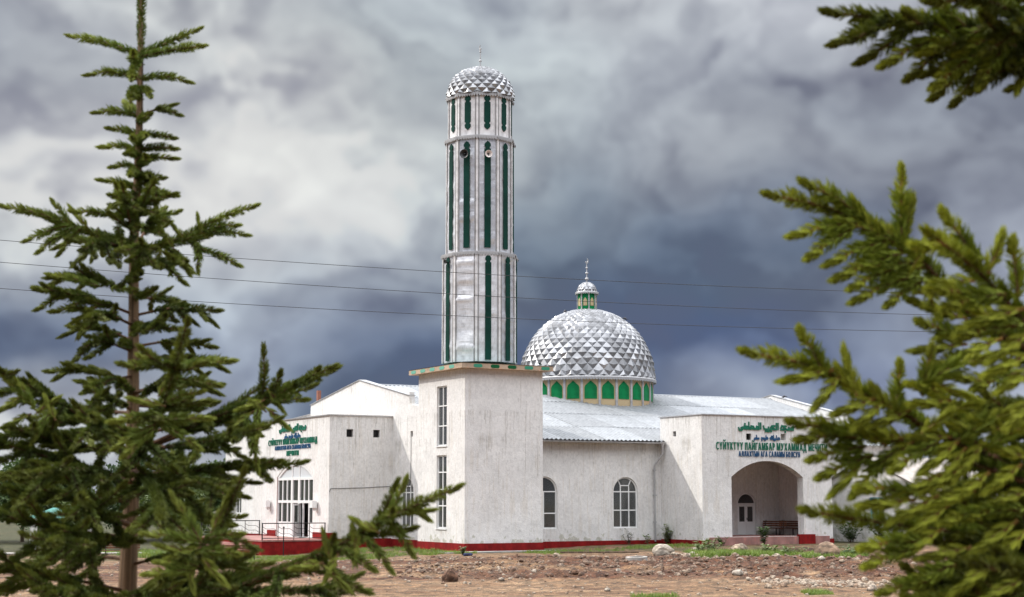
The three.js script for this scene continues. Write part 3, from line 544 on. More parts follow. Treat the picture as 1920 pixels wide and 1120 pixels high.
  tiers.forEach(([R, y0, y1], i) => {
    const sh = part('shaft', minaret), w = 2 * R * Math.sin(st / 2);
    mesh('core', new THREE.CylinderGeometry(R * 0.965, R * 0.965, y1 - y0, 10, 1, false, v0).translate(cx, (y0 + y1) / 2, cz), M.trim, sh);
    for (let k = 0; k < 10; k++) {
      const t = v0 + st * (k + 0.5), plain = i === 0 && k === 9;
      const s = mesh('sheet', sheetPanel(w * 0.96, y1 - y0, i === 2 ? 0.012 : plain ? 0.15 : 0.06, i * 20 + k), i === 2 ? M.whiteSheet : M.sheets[(k * 7 + i) % 3], sh); s.position.set(...at(R * ap, t, y0)); s.rotation.y = t;
      for (const q of [-1, 1]) { const p = mesh('pilaster', box(-0.032, y0, -0.03, 0.032, y1, 0.05), M.seam, sh); const tt = t + q * st * 0.42, rr = R * ap / Math.cos(st * 0.42); p.position.set(...at(rr, tt, 0)); p.rotation.y = t; }
      const c = mesh('corner_strip', box(-0.06, y0, -0.05, 0.06, y1, 0.03), i === 2 ? M.whiteSheet : M.whiteSheet, sh); c.position.set(...at(R, v0 + st * k, 0)); c.rotation.y = v0 + st * k;
      if (!plain) {
        const y = [y0 + 0.1, 18.42, 25.84][i], top = [17.98, 25.12, 28.1][i];
        const b = mesh('stripe', slab(strip(i === 0 ? 0.19 : 0.2, top - y, i === 2), 0.05), M.green, sh); b.position.set(...at(R * ap + (i === 2 ? 0.01 : 0.035), t, y)); b.rotation.y = t;
      }
    }
  });
  for (const [R, y, n] of [[2.44, 18.1, 80], [2.27, 25.4, 80], [2.17, 28.16, 80]]) {
    const b = part('band', minaret);
    mesh('ledge', new THREE.CylinderGeometry(R, R, 0.09, 10, 1, false, v0).translate(cx, y + 0.02, cz), M.trim, b);
    mesh('scalloped_trim', scallops(R + 0.005, y - 0.02, n, 0.19, v0, 10).translate(cx, 0, cz), M.trim, b);
  }
  const dm = part('dome', minaret, cx, 0, cz);
  scales(dm, t => [2.12 * Math.pow(Math.cos(t), 0.92), 28.2 + 2.08 * Math.sin(t)], 22, 0.138, rad(80), 0.11, 300, rad(-29));
  finial(minaret, cx, 30.2, cz, 1.62, [[0.55, 0.1], [1.15, 0.07]], 0.2, rad(78));

  // loudspeakers hung on the shaft
  const horn = (k, R, y, s, m, label) => {
    const t = v0 + st * (k + 0.5), p = W(...at(R * ap, t, y)), h = thing('loudspeaker', label, 'loudspeaker', p, A + t, 'horn loudspeakers on the minaret');
    mesh('bell', new THREE.LatheGeometry([[0.05, 0.12], [0.07, 0.2], [0.12, 0.32], [0.2, 0.42], [0.27, 0.47], [0.29, 0.48], [0.28, 0.49], [0.19, 0.44], [0.1, 0.33], [0.03, 0.2]].map(q => new THREE.Vector2(q[0] * s, q[1] * s)), 28).rotateX(Math.PI / 2), m, h);
    mesh('driver', new THREE.CylinderGeometry(0.09 * s, 0.09 * s, 0.16 * s, 14).rotateX(Math.PI / 2).translate(0, 0, 0.1 * s), M.black, h);
    mesh('phase_plug', new THREE.SphereGeometry(0.07 * s, 12, 10).translate(0, 0, 0.36 * s), m === M.black ? M.iron : M.black, h);
    mesh('bracket', join([box(-0.03, -0.2 * s, 0.02, 0.03, 0.2 * s, 0.06), box(-0.03, -0.03, 0.02, 0.03, 0.03, 0.12)]), M.trim, h);
  };
  horn(9, 2.15, 24.23, 1.0, M.black, 'black horn loudspeaker on the minaret, left of the white one');
  horn(0, 2.15, 24.23, 0.8, M.hornWhite, 'pale pinkish horn loudspeaker high on the minaret');
  horn(8, 2.36, 17.62, 0.55, M.black, 'small black horn loudspeaker under the lower band of the minaret');
}

// ---------------------------------------------------------------- lettering on the two porches
{
  const font = await new FontLoader().loadAsync('fonts/droid/droid_sans_bold.typeface.json');
  const line = (txt, x0, x1, y, h) => {                            // raised capitals fitted between x0 and x1
    const list = []; let pen = 0;                                   // letter by letter, with clear gaps between
    for (const ch of txt) {
      if (ch === ' ') { pen += 0.42; continue; }
      const g = new TextGeometry(ch, { font, size: 1, depth: 0.04, curveSegments: 3, bevelEnabled: false }); g.computeBoundingBox(); const b = g.boundingBox;
      g.translate(pen - b.min.x, 0, 0); pen += b.max.x - b.min.x + 0.24; list.push(g);
    }
    const all = join(list); all.scale((x1 - x0) / (pen - 0.24), h / 0.72, 1); all.translate(x0, y, 0.02); return all;
  };
  // pen strokes for the two Arabic lines, written right to left on a unit grid (x leftwards), base line at 0
  const A1 = [
    [[0, 0.35], [0.12, 0.5], [0.25, 0.35], [0.12, 0.22], [0.02, 0.3], [0.1, 0], [0.35, 0], [0.38, 0.3], [0.42, 0], [0.58, 0], [0.6, 0.3], [0.64, 0], [0.8, 0], [0.83, 0.38], [0.87, 0], [1.05, 0]],
    [[1.05, 0], [1.35, 0.12], [1.7, 0.5], [1.2, 0.52]], [[1.35, 0.12], [1.65, 0]], [[1.65, 0], [2.05, 0], [2.05, 0.2], [1.9, 0.62]], [[1.36, -0.34], [1.40, -0.34]],
    [[2.5, 0], [2.5, 0.95]], [[2.78, 0.95], [2.78, 0], [3.1, 0]], [[3.0, 0], [3.3, 0.2], [3.5, 0.5], [3.05, 0.52]], [[3.25, 0.05], [3.65, 0], [3.67, 0.35], [3.7, 0], [4.0, 0], [4.03, 0.35], [4.06, 0], [4.5, 0], [4.75, 0.08], [4.82, 0.5]], [[3.6, -0.32], [3.64, -0.32]], [[3.95, -0.32], [4.18, -0.32]], [[4.45, -0.32], [4.49, -0.32]],
    [[5.25, 0], [5.25, 0.95]], [[5.53, 0.95], [5.53, 0], [5.75, 0]], [[5.7, 0], [5.72, 0.3], [5.9, 0.38], [5.98, 0.1], [5.75, 0]], [[5.98, 0], [6.3, 0]], [[6.25, 0], [6.4, 0.35], [6.75, 0.42], [6.85, 0.1], [6.3, 0]], [[6.85, 0], [7.1, 0.0]], [[7.0, 0.0], [7.1, 0.3], [7.35, 0.34], [7.4, 0.08], [7.05, 0]], [[7.1, 0.1], [7.1, 1.0]], [[7.4, 0], [7.62, 0], [7.6, 0.38], [7.8, 0.42], [7.82, 0.1], [7.64, 0.05]], [[7.7, 0.72], [7.74, 0.72]], [[7.82, 0.02], [8.05, 0.22], [8.3, 0.12], [8.1, -0.02], [8.25, -0.25], [8.6, -0.2], [8.7, 0.15]],
  ];
  const A2 = [
    [[0, 0.1], [0.15, 0.4], [0.5, 0.42], [0.55, 0.1], [0.05, 0.05]], [[0.55, 0], [0.9, 0], [0.92, 0.95]], [[0.92, 0], [1.2, 0], [1.45, -0.3], [1.8, -0.2], [1.3, 0.25]],
    [[1.75, 0], [1.8, 1.0]], [[2.05, 0], [2.1, 0.85], [2.08, 0], [2.35, 0], [2.38, 0.85], [2.36, 0], [2.6, 0], [2.62, 0.4], [2.8, 0.3], [2.65, 0.02]],
    [[3.6, 0.0], [3.4, 0.25], [3.55, 0.45], [3.75, 0.35], [3.5, 0]], [[3.6, 0], [3.9, 0], [3.92, 0.9]], [[3.92, 0], [4.2, 0], [4.25, 0.3], [4.3, 0], [4.55, 0], [4.6, 0.35], [4.8, 0.25], [4.6, 0]], [[4.15, -0.28], [4.3, -0.28]], [[4.95, 0.3], [5.15, 0.42], [5.2, 0.15], [4.98, 0.15], [5.2, -0.1], [5.05, -0.45]],
    [[5.9, 0], [5.95, 0.3], [6.0, 0], [6.15, 0.3], [6.2, 0], [6.35, 0.3], [6.4, 0], [6.6, 0], [6.62, 0.95]], [[6.62, 0], [6.9, 0], [6.92, 0.3], [7.1, 0.25], [7.0, 0], [7.25, 0], [7.3, -0.45]],
  ];
  const arabic = (strokes, x0, x1, y, h, pen) => {
    let w = 0; strokes.flat().forEach(p => { w = Math.max(w, p[0]); }); const k = (x1 - x0) / w, list = [];
    for (const s of strokes) for (let i = 0; i < s.length - 1; i++) {
      const ax = x1 - s[i][0] * k, ay = y + s[i][1] * h, bx = x1 - s[i + 1][0] * k, by = y + s[i + 1][1] * h, L = Math.hypot(bx - ax, by - ay) || 0.01, tx = (bx - ax) / L, ty = (by - ay) / L;
      const pw = pen * (0.8 + 0.35 * Math.abs(tx)), q = 0.35 * pw; const c = (u, v) => [ax + tx * u - ty * v, ay + ty * u + tx * v];
      list.push(slab(poly([c(-q, -pw / 2), c(L + q, -pw / 2), c(L + q, pw / 2), c(-q, pw / 2)]), 0.045 - 0.0004 * (i % 5)).translate(0, 0, 0.02));
    }
    return join(list);
  };
  const sr = thing('lettering', 'green and blue raised lettering over the shaded open porch arch', 'sign', W(20, 6.4, 3.04), A);
  mesh('text_line', arabic(A1, -2.2, 2.2, 1.1, 0.42, 0.105), M.signGreen, sr);
  mesh('text_line', arabic(A2, -1.0, 1.05, 0.46, 0.27, 0.06), M.signBlue, sr);
  mesh('text_line', line('СYЙYКТYY ПАЙГАМБАР МУХАММАД МЕЧИТИ', -3.95, 4.9, -0.23, 0.34), M.signGreen, sr);
  mesh('text_line', line('АЛЛАХТЫН АГА САЛАМЫ БОЛСУН', -2.22, 2.66, -0.65, 0.25), M.signBlue, sr);
  const sl = thing('lettering', 'green and blue raised lettering over the sunlit glazed entrance', 'sign', W(-3.83, 6.3, -17.8), A + HX);
  mesh('text_line', arabic(A1, -2.7, 2.2, 1.42, 0.42, 0.105), M.signGreen, sl);
  mesh('text_line', arabic(A2, -1.7, 1.2, 0.94, 0.28, 0.07), M.signBlue, sl);
  mesh('text_line', line('СYЙYКТYY ПАЙГАМБАР МУХАММАД', -4.8, 4.2, 0.48, 0.28), M.signGreen, sl);
  mesh('text_line', line('АЛЛАХТЫН АГА САЛАМЫ БОЛСУН', -3.5, 3.05, 0.14, 0.2), M.signBlue, sl);
  mesh('text_line', line('МЕЧИТИ', -1.25, 0.95, -0.3, 0.25), M.signGreen, sl);
}

// ---------------------------------------------------------------- entrance terrace, railings, lamps, benches
{
  const t = thing('terrace', 'red painted concrete terrace with steps before the glazed entrance', 'terrace', W(-3.83, -0.9, -17), A);
  const L = (x0, y0, z0, x1, y1, z1) => box(x0 + 3.83, y0 + 0.9, z0 + 17, x1 + 3.83, y1 + 0.9, z1 + 17);
  mesh('terrace_top', L(-8.3, 0.44, -24, -3.88, 0.54, -11.62), M.deck, t);
  mesh('terrace_base', L(-8.26, -0.9, -23.96, -3.9, 0.43, -11.66), M.red, t);
  for (let k = 0; k < 4; k++) mesh('step', L(-8.64 - 0.34 * k, -0.9, -22.4, -8.31 - 0.34 * k, 0.28 - 0.2 * k, -13.2), k % 2 ? M.deck : M.deck, t);
  mesh('side_wall', L(-9.5, -0.9, -13.1, -8.31, -0.1, -12.5), M.red, t);
  const railing = (label, a, b, n) => {                            // iron railing with posts and bent infill rods
    const o = thing('railing', label, 'railing', W(...a), A, 'iron railings of the terrace'), d = [b[0] - a[0], 0, b[2] - a[2]], P = (s, y) => [d[0] * s, y, d[2] * s];
    for (let k = 0; k <= n; k++) mesh('post', bar(P(k / n, -0.02), P(k / n, 1.02), k === 0 || k === n ? 0.04 : 0.022), M.iron, o);
    mesh('hand_rail', bar(P(-0.01, 1.03), P(1.01, 1.03), 0.03), M.iron, o); mesh('bottom_rail', bar(P(0, 0.1), P(1, 0.1), 0.022), M.iron, o);
    for (let k = 0; k < n; k++) for (const y of [0.4, 0.72]) { const f = q => (k + q) / n; mesh('infill_rod', join([bar(P(f(0.02), y + 0.1), P(f(0.22), y - 0.03), 0.014), bar(P(f(0.22), y - 0.03), P(f(0.75), y - 0.03), 0.014), bar(P(f(0.75), y - 0.03), P(f(0.98), y - 0.2), 0.014)]), M.iron, o); }
  };
  railing('black iron railing along the near edge of the red terrace', [-8.2, 0.54, -11.75], [-3.98, 0.54, -11.75], 4);
  railing('black iron railing along the far end of the terrace beside the wall window', [-8.2, 0.54, -23.8], [-3.98, 0.54, -23.8], 4);
  const hb = thing('handrail_post', 'short black iron post standing before the terrace wall', 'post', W(-7.1, -0.45, -10.9), A);
  mesh('post', bar([0, -0.1, 0], [0, 1.75, 0], 0.035), M.iron, hb); mesh('knob', new THREE.SphereGeometry(0.06, 10, 8).translate(0, 1.78, 0), M.iron, hb);
  const lamp = (z, label) => {
    const o = thing('wall_lamp', label, 'wall lamp', W(-3.83, 2.62, z), A + HX, 'white lamps beside the entrance');
    mesh('housing', box(-0.24, -0.1, 0.1, 0.24, 0.36, 0.42), M.pvc, o); mesh('arm', join([bar([0, 0.1, 0], [0, 0.1, 0.12], 0.035), box(-0.1, -0.28, 0.03, 0.1, -0.1, 0.24)]), M.pvc, o); mesh('wall_plate', box(-0.1, 0, 0.002, 0.1, 0.2, 0.03), M.trim, o);
  };
  lamp(-13.55, 'white box lamp on the wall right of the glazed entrance'); lamp(-22.1, 'white box lamp on the wall left of the glazed entrance');
  const bench = (name, label, pos, turn, len, m, group) => {
    const o = thing(name, label, 'bench', pos, turn, group);
    for (let k = 0; k < 4; k++) mesh('seat_slat', box(-len / 2, 0.43, 0.02 + k * 0.11, len / 2, 0.465, 0.11 + k * 0.11), m, o);
    for (let k = 0; k < 3; k++) mesh('back_slat', box(-len / 2, 0.56 + k * 0.13, -0.075 - k * 0.02, len / 2, 0.66 + k * 0.13, -0.045 - k * 0.02), m, o);
    for (const x of [-len * 0.38, len * 0.38]) { mesh('leg', join([box(x - 0.025, 0, 0.36, x + 0.025, 0.43, 0.41), box(x - 0.025, 0.39, 0, x + 0.025, 0.43, 0.36)]), M.iron, o); mesh('leg', join([bar([x, 0, 0.02], [x, 0.45, -0.02], 0.026), bar([x, 0.45, -0.02], [x, 0.98, -0.12], 0.024)]), M.iron, o); }
    return o;
  };
  const gp = (X, Z, dy = 0) => new THREE.Vector3(X, groundHeight(X, Z) + dy, Z);
  bench('bench', 'orange brown slatted bench on the ground in front of the terrace steps', gp(-15.6, -92.4), rad(8), 2.3, M.wood);
  bench('bench', 'brown slatted park bench beyond the spruce trunk near the teal pavilion', gp(-23.6, -97.5), rad(15), 2.3, M.wood);
  bench('porch_bench', 'dark wooden bench in the porch, nearest the door', W(23.1, 0.74, -0.3), A + rad(-78), 2.0, M.wood, 'benches in the porch');
  bench('porch_bench', 'dark wooden bench against the inner porch wall', W(24.05, 0.74, 0.1), A + rad(-92), 2.4, M.wood, 'benches in the porch');
}

// ---------------------------------------------------------------- side building right of the porch
{
  const o = thing('annex_building', 'low white side building with grey corrugated roof behind the right spruce', 'building', W(28.7, 0, 2), A);
  const L = (x0, y0, z0, x1, y1, z1) => box(x0 - 28.7, y0, z0 - 2, x1 - 28.7, y1, z1 - 2);
  const w = wall('wall', o, [[-3.4, -0.5], [4.8, -0.5], [4.8, 4.2], [0.7, 5.75], [-3.4, 4.2]], [rectPath(0.7, 1.35, 2.1, 3.2)], 0.35, M.plaster, 'x', 0);
  mesh('wall', L(28.9, -0.5, 6.45, 44, 4.2, 6.79), M.plaster, o); mesh('wall', L(43.65, -0.5, -1.3, 44, 4.2, 6.4), M.plaster, o);
  windowUnit(o, 0.18, 1.35, 1.4, HX, 1.4, 1.85, 0, [0.5], [1.25], false, M.blueframe);
  const n = 90;
  for (const s of [-1, 1]) {
    const P = [], I = [], UV = []; for (let j = 0; j < 2; j++) for (let i = 0; i <= n * 4; i++) { const x = mix(-0.35, 15.7, i / (n * 4)), t = j; P.push(x, mix(4.06, 5.84, t) + 0.03 * Math.sin(2 * Math.PI * i / 4 * 1.0 + 0.4), mix(0.7 + s * 4.55, 0.7, t)); UV.push(x, t * 4); }
    for (let i = 0; i < n * 4; i++) { const a = i, b = i + n * 4 + 1; I.push(a, a + 1, b, a + 1, b + 1, b); }
    const g = new THREE.BufferGeometry(); g.setAttribute('position', new THREE.Float32BufferAttribute(P, 3)); g.setAttribute('uv', new THREE.Float32BufferAttribute(UV, 2)); g.setIndex(I); g.computeVertexNormals(); mesh('roof_slope', g, M.slate, o);
  }
}

// ---------------------------------------------------------------- pavilion on the left
{
  const X = -31.2, Z = -112, o = thing('pavilion', 'small open pavilion with teal metal roof and white posts behind the spruce', 'pavilion', new THREE.Vector3(X, groundHeight(X, Z) - 0.05, Z), rad(18));
  for (const x of [-1.9, 1.9]) for (const z of [-1.5, 1.5]) mesh('post', box(x - 0.2, 0, z - 0.2, x + 0.2, 2.25, z + 0.2), M.plaster, o);
  mesh('roof', new THREE.CylinderGeometry(0.9, 3.35, 0.7, 4, 1).rotateY(Math.PI / 4).scale(1, 1, 0.8).translate(0, 2.6, 0), M.teal, o);
  mesh('low_wall', box(-0.1, 0, 1.35, 1.7, 1.6, 1.5), M.plaster, o); mesh('trim_post', box(-0.25, 0, 1.36, -0.11, 2.25, 1.52), M.teal, o);
}

// ---------------------------------------------------------------- power line
{
  const LX = -19.4, LZ = -48, RX = 24.6, RZ2 = -62, HL = [11.3, 10.62, 9.78], HR = [10.95, 10.12, 9.55], nm = ['uppermost', 'middle', 'lowest'];
  for (let i = 0; i < 3; i++) {
    const a = new THREE.Vector3(LX, HL[i], LZ), b = new THREE.Vector3(RX, HR[i], RZ2), pts = [];
    for (let k = 0; k <= 24; k++) { const t = k / 24, p = a.clone().lerp(b, t); p.y -= 0.42 * 4 * t * (1 - t); pts.push(p); }
    tag(mesh('power_line', new THREE.TubeGeometry(new THREE.CatmullRomCurve3(pts), 120, 0.0095, 5), M.wire, scene), `thin dark overhead wire, ${nm[i]} of the three crossing the sky`, 'wire', 'overhead wires');
  }
  for (const [X, Z, H, lab] of [[LX, LZ, HL, 'left'], [RX, RZ2, HR, 'right']]) {
    const o = thing('utility_pole', `weathered wooden power pole carrying the ${lab} ends of the wires`, 'pole', new THREE.Vector3(X, groundHeight(X, Z) - 0.3, Z), 0, 'power poles');
    mesh('pole', new THREE.CylinderGeometry(0.1, 0.15, H[0] + 0.6, 12).translate(0, (H[0] + 0.6) / 2, 0.16), M.pole, o);
    for (const h of H) mesh('insulator', join([new THREE.CylinderGeometry(0.045, 0.055, 0.12, 10).translate(0, h - o.position.y - 0.06, 0), bar([0, h - o.position.y - 0.1, 0], [0, h - o.position.y - 0.16, 0.12], 0.015)]), M.pvc, o);
  }
}

// ---------------------------------------------------------------- pigeons
{
  const feather = mat({ color: C(0.045, 0.045, 0.055), roughness: 0.6 });
  const pigeon = (p, turn, label) => {
    const body = [[0.002, -0.15], [0.03, -0.13], [0.065, -0.05], [0.07, 0.02], [0.05, 0.08], [0.032, 0.115], [0.036, 0.14], [0.03, 0.17], [0.002, 0.185]];
    const g = new THREE.LatheGeometry(body.map(q => new THREE.Vector2(...q)), 12); const pos = g.attributes.position;
    for (let i = 0; i < pos.count; i++) { const y = pos.getY(i), lift = Math.max(0, y - 0.04); pos.setZ(i, pos.getZ(i) + lift * 0.9); }
    g.rotateX(Math.PI / 2 - 0.55); g.translate(0, 0.13, 0); g.computeVertexNormals();
    const o = thing('pigeon', label, 'bird', p, turn, 'birds on the roofs');
    o.scale.setScalar(1.2);
    mesh('body', g, feather, o);
    mesh('tail', slab(poly([[-0.025, 0], [0.025, 0], [0.04, 0.13], [-0.04, 0.13]]), 0.012).rotateX(-Math.PI / 2 - 0.35).translate(0, 0.08, -0.1), feather, o);
    for (const x of [-0.02, 0.02]) mesh('leg', bar([x, 0, 0.01], [x, 0.09, 0], 0.006), feather, o);
  };
  pigeon(W(9.2, roofY(-8.2) + 0.02, -8.2), A + 1.2, 'dark bird standing on the near roof slope below the dome');
  pigeon(W(5.0, 11.17, 0.2), A - 1.0, 'dark bird on the right end of the tower cornice');
  const dm = (az, t) => W(19.04 + 5.03 * Math.cos(t) * Math.sin(az), 11.86 + 5.38 * Math.sin(t), RZ + 5.03 * Math.cos(t) * Math.cos(az));
  pigeon(dm(rad(-29 - 55), rad(66)), A + 2, 'dark bird on the left shoulder of the big dome, just below the lantern');
  pigeon(dm(rad(-29 + 75), rad(55)), A - 2, 'dark bird on the right shoulder of the big dome');
  pigeon(W(36.4, 10.95, -15.6), A + 1, 'dark bird on the far right peak of the hall roof');
}

// ---------------------------------------------------------------- stones
const stoneMap = texture(256, 256, (u, v) => { const k = 0.7 + 0.9 * (fbm(u * 8, v * 8, 501, 5, 8, 8) - 0.5); return [k, k * 0.98, k * 0.95]; });
function stoneGeo(seed, detail, sx, sy, sz, rough = 0.28) {
  const g = new THREE.IcosahedronGeometry(1, detail), p = g.attributes.position, v = new THREE.Vector3();
  for (let i = 0; i < p.count; i++) { v.fromBufferAttribute(p, i); const k = 1 + rough * (fbm(v.x * 1.3 + seed, v.y * 1.3 + v.z * 1.7, 511 + seed, 4) - 0.5) * 2 + rough * 0.5 * (fbm(v.z * 2.6 + seed, v.x * 2.6 - v.y * 2.1, 517, 3) - 0.5); v.multiplyScalar(k); if (v.y < -0.55) v.y = -0.55 - (v.y + 0.55) * 0.1; p.setXYZ(i, v.x * sx, v.y * sy, v.z * sz); }
  const q = new THREE.BufferGeometry(); q.setAttribute('position', p.clone()); q.setAttribute('uv', g.attributes.uv.clone()); q.computeVertexNormals(); return q;
}
const stoneMats = [[0.62, 0.56, 0.49], [0.50, 0.40, 0.31], [0.55, 0.47, 0.40], [0.36, 0.24, 0.17]].map(c => mat({ color: C(...c), map: stoneMap, roughness: 0.95 }));
const onGround = (X, Z, dy = 0) => new THREE.Vector3(X, groundHeight(X, Z) + dy, Z);
{
  const boulder = (label, X, Z, s, seed, m, dy) => { const o = mesh('boulder', stoneGeo(seed, 5, ...s), m, scene); o.position.copy(onGround(X, Z, dy)); o.rotation.y = seed; tag(o, label, 'boulder', 'boulders before the mosque'); };
  boulder('pale pointed boulder on the dirt in front of the rain pipe', 8.13, -87.2, [0.56, 0.44, 0.45], 3, stoneMats[0], 0.2);
  boulder('wide brown boulder left of the soil heap before the porch', 12.75, -90.9, [0.56, 0.36, 0.45], 8, stoneMats[1], 0.17);
  boulder('large rounded brown boulder on the grass right of the porch', 16.75, -86.2, [0.66, 0.6, 0.6], 12, mat({ color: C(0.45, 0.31, 0.22), map: stoneMap, roughness: 0.9 }), 0.3);
  boulder('small pale stone in the shade near the porch corner', 10.4, -92.2, [0.22, 0.17, 0.2], 17, stoneMats[0], 0.08);
  { // clod of earth like a block, standing on the bare dirt
    const o = mesh('earth_clod', stoneGeo(23, 4, 0.31, 0.34, 0.26, 0.34), mat({ color: C(0.24, 0.13, 0.085), map: stoneMap, roughness: 1 }), scene); o.position.copy(onGround(-2.35, -62, 0.15)); tag(o, 'block of dark earth standing alone on the tan dirt left of centre', 'earth block');
  }
  const R = rng(91), geos = [0, 1, 2, 3, 4].map(k => stoneGeo(31 + k * 7, 2, 1, 0.68, 0.85, 0.3));
  const stones = (name, label, n, pick, sizes, cat = 'gravel', tone = [0.34, 0.21, 0.14], pow = 2) => {
    geos.forEach((g, k) => {
      const im = shade(new THREE.InstancedMesh(g, mat({ color: C(1, 1, 1), map: stoneMap, roughness: 0.95 }), Math.ceil(n / 5)));
      const m = new THREE.Matrix4(), q = new THREE.Quaternion(), c = new THREE.Color();
      for (let i = 0; i < im.count; i++) { const [X, Z] = pick(), s = sizes(); q.setFromEuler(new THREE.Euler(R() * 0.5, R() * 6.3, R() * 0.5)); m.compose(onGround(X, Z, s * 0.18), q, new THREE.Vector3(s, s, s)); im.setMatrixAt(i, m); const w = R(), t = [0.58, 0.49, 0.40].map((a, j) => mix(a, tone[j], Math.pow(w, pow))); im.setColorAt(i, c.setRGB(...t)); }
      im.name = numbered(name); im.userData.kind = 'stuff'; tag(im, label, cat); scene.add(im);
    });
  };
  stones('gravel', 'loose small stones scattered over the dirt', 3600, () => { const z = -53 - 38 * R(); return [(R() * 2 - 1) * 24, z]; }, () => 0.015 + 0.075 * Math.pow(R(), 5) + 0.012 * R());
  stones('soil_clods', 'clods and stones on the dug red brown soil', 3600, () => { const z = -64 - 22 * R(); return [-5 + 26 * R(), z]; }, () => 0.025 + 0.13 * Math.pow(R(), 5) + 0.03 * R(), 'soil', [0.2, 0.1, 0.058], 0.4);
  stones('cobbles', 'heap of pale cobbles at the lower right of the dirt yard', 420, () => { let a = R() + R() - 1, b = R() + R() - 1; return [11.6 + a * 2.7 - b * 0.4, -60.6 + b * 3.0 + a * 1.2]; }, () => 0.045 + 0.11 * Math.pow(R(), 2), 'cobbles');
  stones('rubble', 'pale rubble stones among the grass before the porch', 380, () => [8.5 + 10 * R(), -84.4 - 4 * R()], () => 0.04 + 0.19 * Math.pow(R(), 3), 'rubble');
  // single stones that can be told apart
  const R3 = rng(17);
  [
    [6.2, -77.5, 0.2, 'largest stone of the small cluster on the dug soil below the hall window'],
    [5.6, -78, 0.14, 'left stone of the small cluster on the dug soil below the hall window'],
    [6.7, -77.6, 0.15, 'right stone of the small cluster on the dug soil below the hall window'],
    [4.6, -70.2, 0.18, 'larger of two stones side by side at the near edge of the dug soil'],
    [4.9, -69.8, 0.16, 'smaller of two stones side by side at the near edge of the dug soil'],
    [0.9, -66.8, 0.15, 'single stone on the tan dirt between the earth block and the dug soil'],
    [3.3, -56, 0.13, 'small white stone alone near the bottom edge of the yard'],
    [2.3, -84.5, 0.2, 'pale stone on the track in front of the tower right wall'],
    [12.3, -55.5, 0.2, 'pale stone at the near right side of the cobble heap'],
    [8.9, -63.9, 0.26, 'largest pale stone at the left end of the cobble heap'],
    [9.2, -58.3, 0.16, 'pale stone on the brown soil left below the cobble heap'],
    [-0.4, -62, 0.14, 'pale stone right of the block of dark earth'],
    [14.6, -70, 0.15, 'single stone on the tan track above the cobble heap'],
    [10.3, -72, 0.17, 'single stone on the tan track below the porch'],
    [8.8, -86.5, 0.2, 'stone touching the right side of the pale pointed boulder'],
    [9.6, -86.3, 0.23, 'middle stone of the row right of the pale pointed boulder'],
    [10.2, -86.9, 0.2, 'last stone of the row right of the pale pointed boulder'],
    [11.6, -82.4, 0.2, 'flat pale stone on the soil below the wide brown boulder'],
    [15.2, -79.4, 0.2, 'left of two pale stones below the large rounded boulder'],
    [16.1, -79, 0.17, 'right of two pale stones below the large rounded boulder'],
  ].forEach(([X, Z, s, label], i) => {
    const o = mesh('stone', geos[i % 5], stoneMats[i % 3], scene); o.position.copy(onGround(X, Z, s * 0.3)); o.scale.setScalar(s); o.rotation.y = R3() * 6; tag(o, label, 'stone', 'stones on the dirt yard');
  });
  // concrete well ring let into the soil and an old board
  const ring = new THREE.Shape(); ring.absarc(0, 0, 0.55, 0, Math.PI * 2); const hole = new THREE.Path(); hole.absarc(0, 0, 0.36, 0, Math.PI * 2, true); ring.holes = [hole];
  const o = mesh('well_ring', slab(ring, 0.22).rotateX(-Math.PI / 2), M.concrete, scene); o.position.copy(onGround(6.25, -81.2, -0.05)); o.rotation.set(0.05, 0, 0.03); tag(o, 'pale round concrete well ring half sunk in the soil', 'well ring');
  const pl = mesh('board', box(-2.2, 0, -0.1, 2.2, 0.09, 0.1), M.oldwood, scene); pl.position.copy(onGround(4.9, -90.6, 0.06)); pl.rotation.y = 0.06; tag(pl, 'long weathered board lying on the grass by the hall wall', 'board');
  const rag = mesh('rag', stoneGeo(41, 3, 0.24, 0.11, 0.16, 0.5), mat({ color: C(0.02, 0.025, 0.07), roughness: 0.95 }), scene); rag.position.copy(onGround(-2.45, -89.2, 0.06)); tag(rag, 'crumpled dark blue rag on the ground before the tower corner', 'rag');
  const slabs = mesh('paving_strip', box(-6, 0, -0.55, 9.5, 0.09, 0.55), M.concrete, scene); slabs.position.copy(W(4, -0.02, 1.1)); slabs.rotation.y = A; structure(slabs);
}

// ---------------------------------------------------------------- grass and weeds
const blade = (R, n, h, spread) => {
  const P = [], K = [];
  for (let i = 0; i < n; i++) {
    const a = R() * 6.28, l = h * (0.55 + 0.6 * R()), r0 = spread * Math.sqrt(R()), x = r0 * Math.cos(a * 3.1), z = r0 * Math.sin(a * 3.1), w = 0.006 + 0.008 * R(), dx = Math.cos(a), dz = Math.sin(a), b = l * (0.2 + 0.5 * R());
    const p = [[x - dz * w, 0, z + dx * w], [x + dz * w, 0, z - dx * w], [x + dx * b * 0.35 + dz * w * 0.8, l * 0.6, z + dz * b * 0.35 - dx * w * 0.8], [x + dx * b * 0.35 - dz * w * 0.8, l * 0.6, z + dz * b * 0.35 + dx * w * 0.8], [x + dx * b, l, z + dz * b]];
    for (const t of [0, 1, 2, 0, 2, 3, 3, 2, 4]) P.push(...p[t]);
  }
  const g = new THREE.BufferGeometry(); g.setAttribute('position', new THREE.Float32BufferAttribute(P, 3)); g.computeVertexNormals(); return g;
};
const leafMat = (r, g, b, t = 0.3) => new THREE.MeshPhysicalMaterial({ color: C(r, g, b), roughness: 0.85, transmission: t, thickness: 0, side: THREE.DoubleSide });
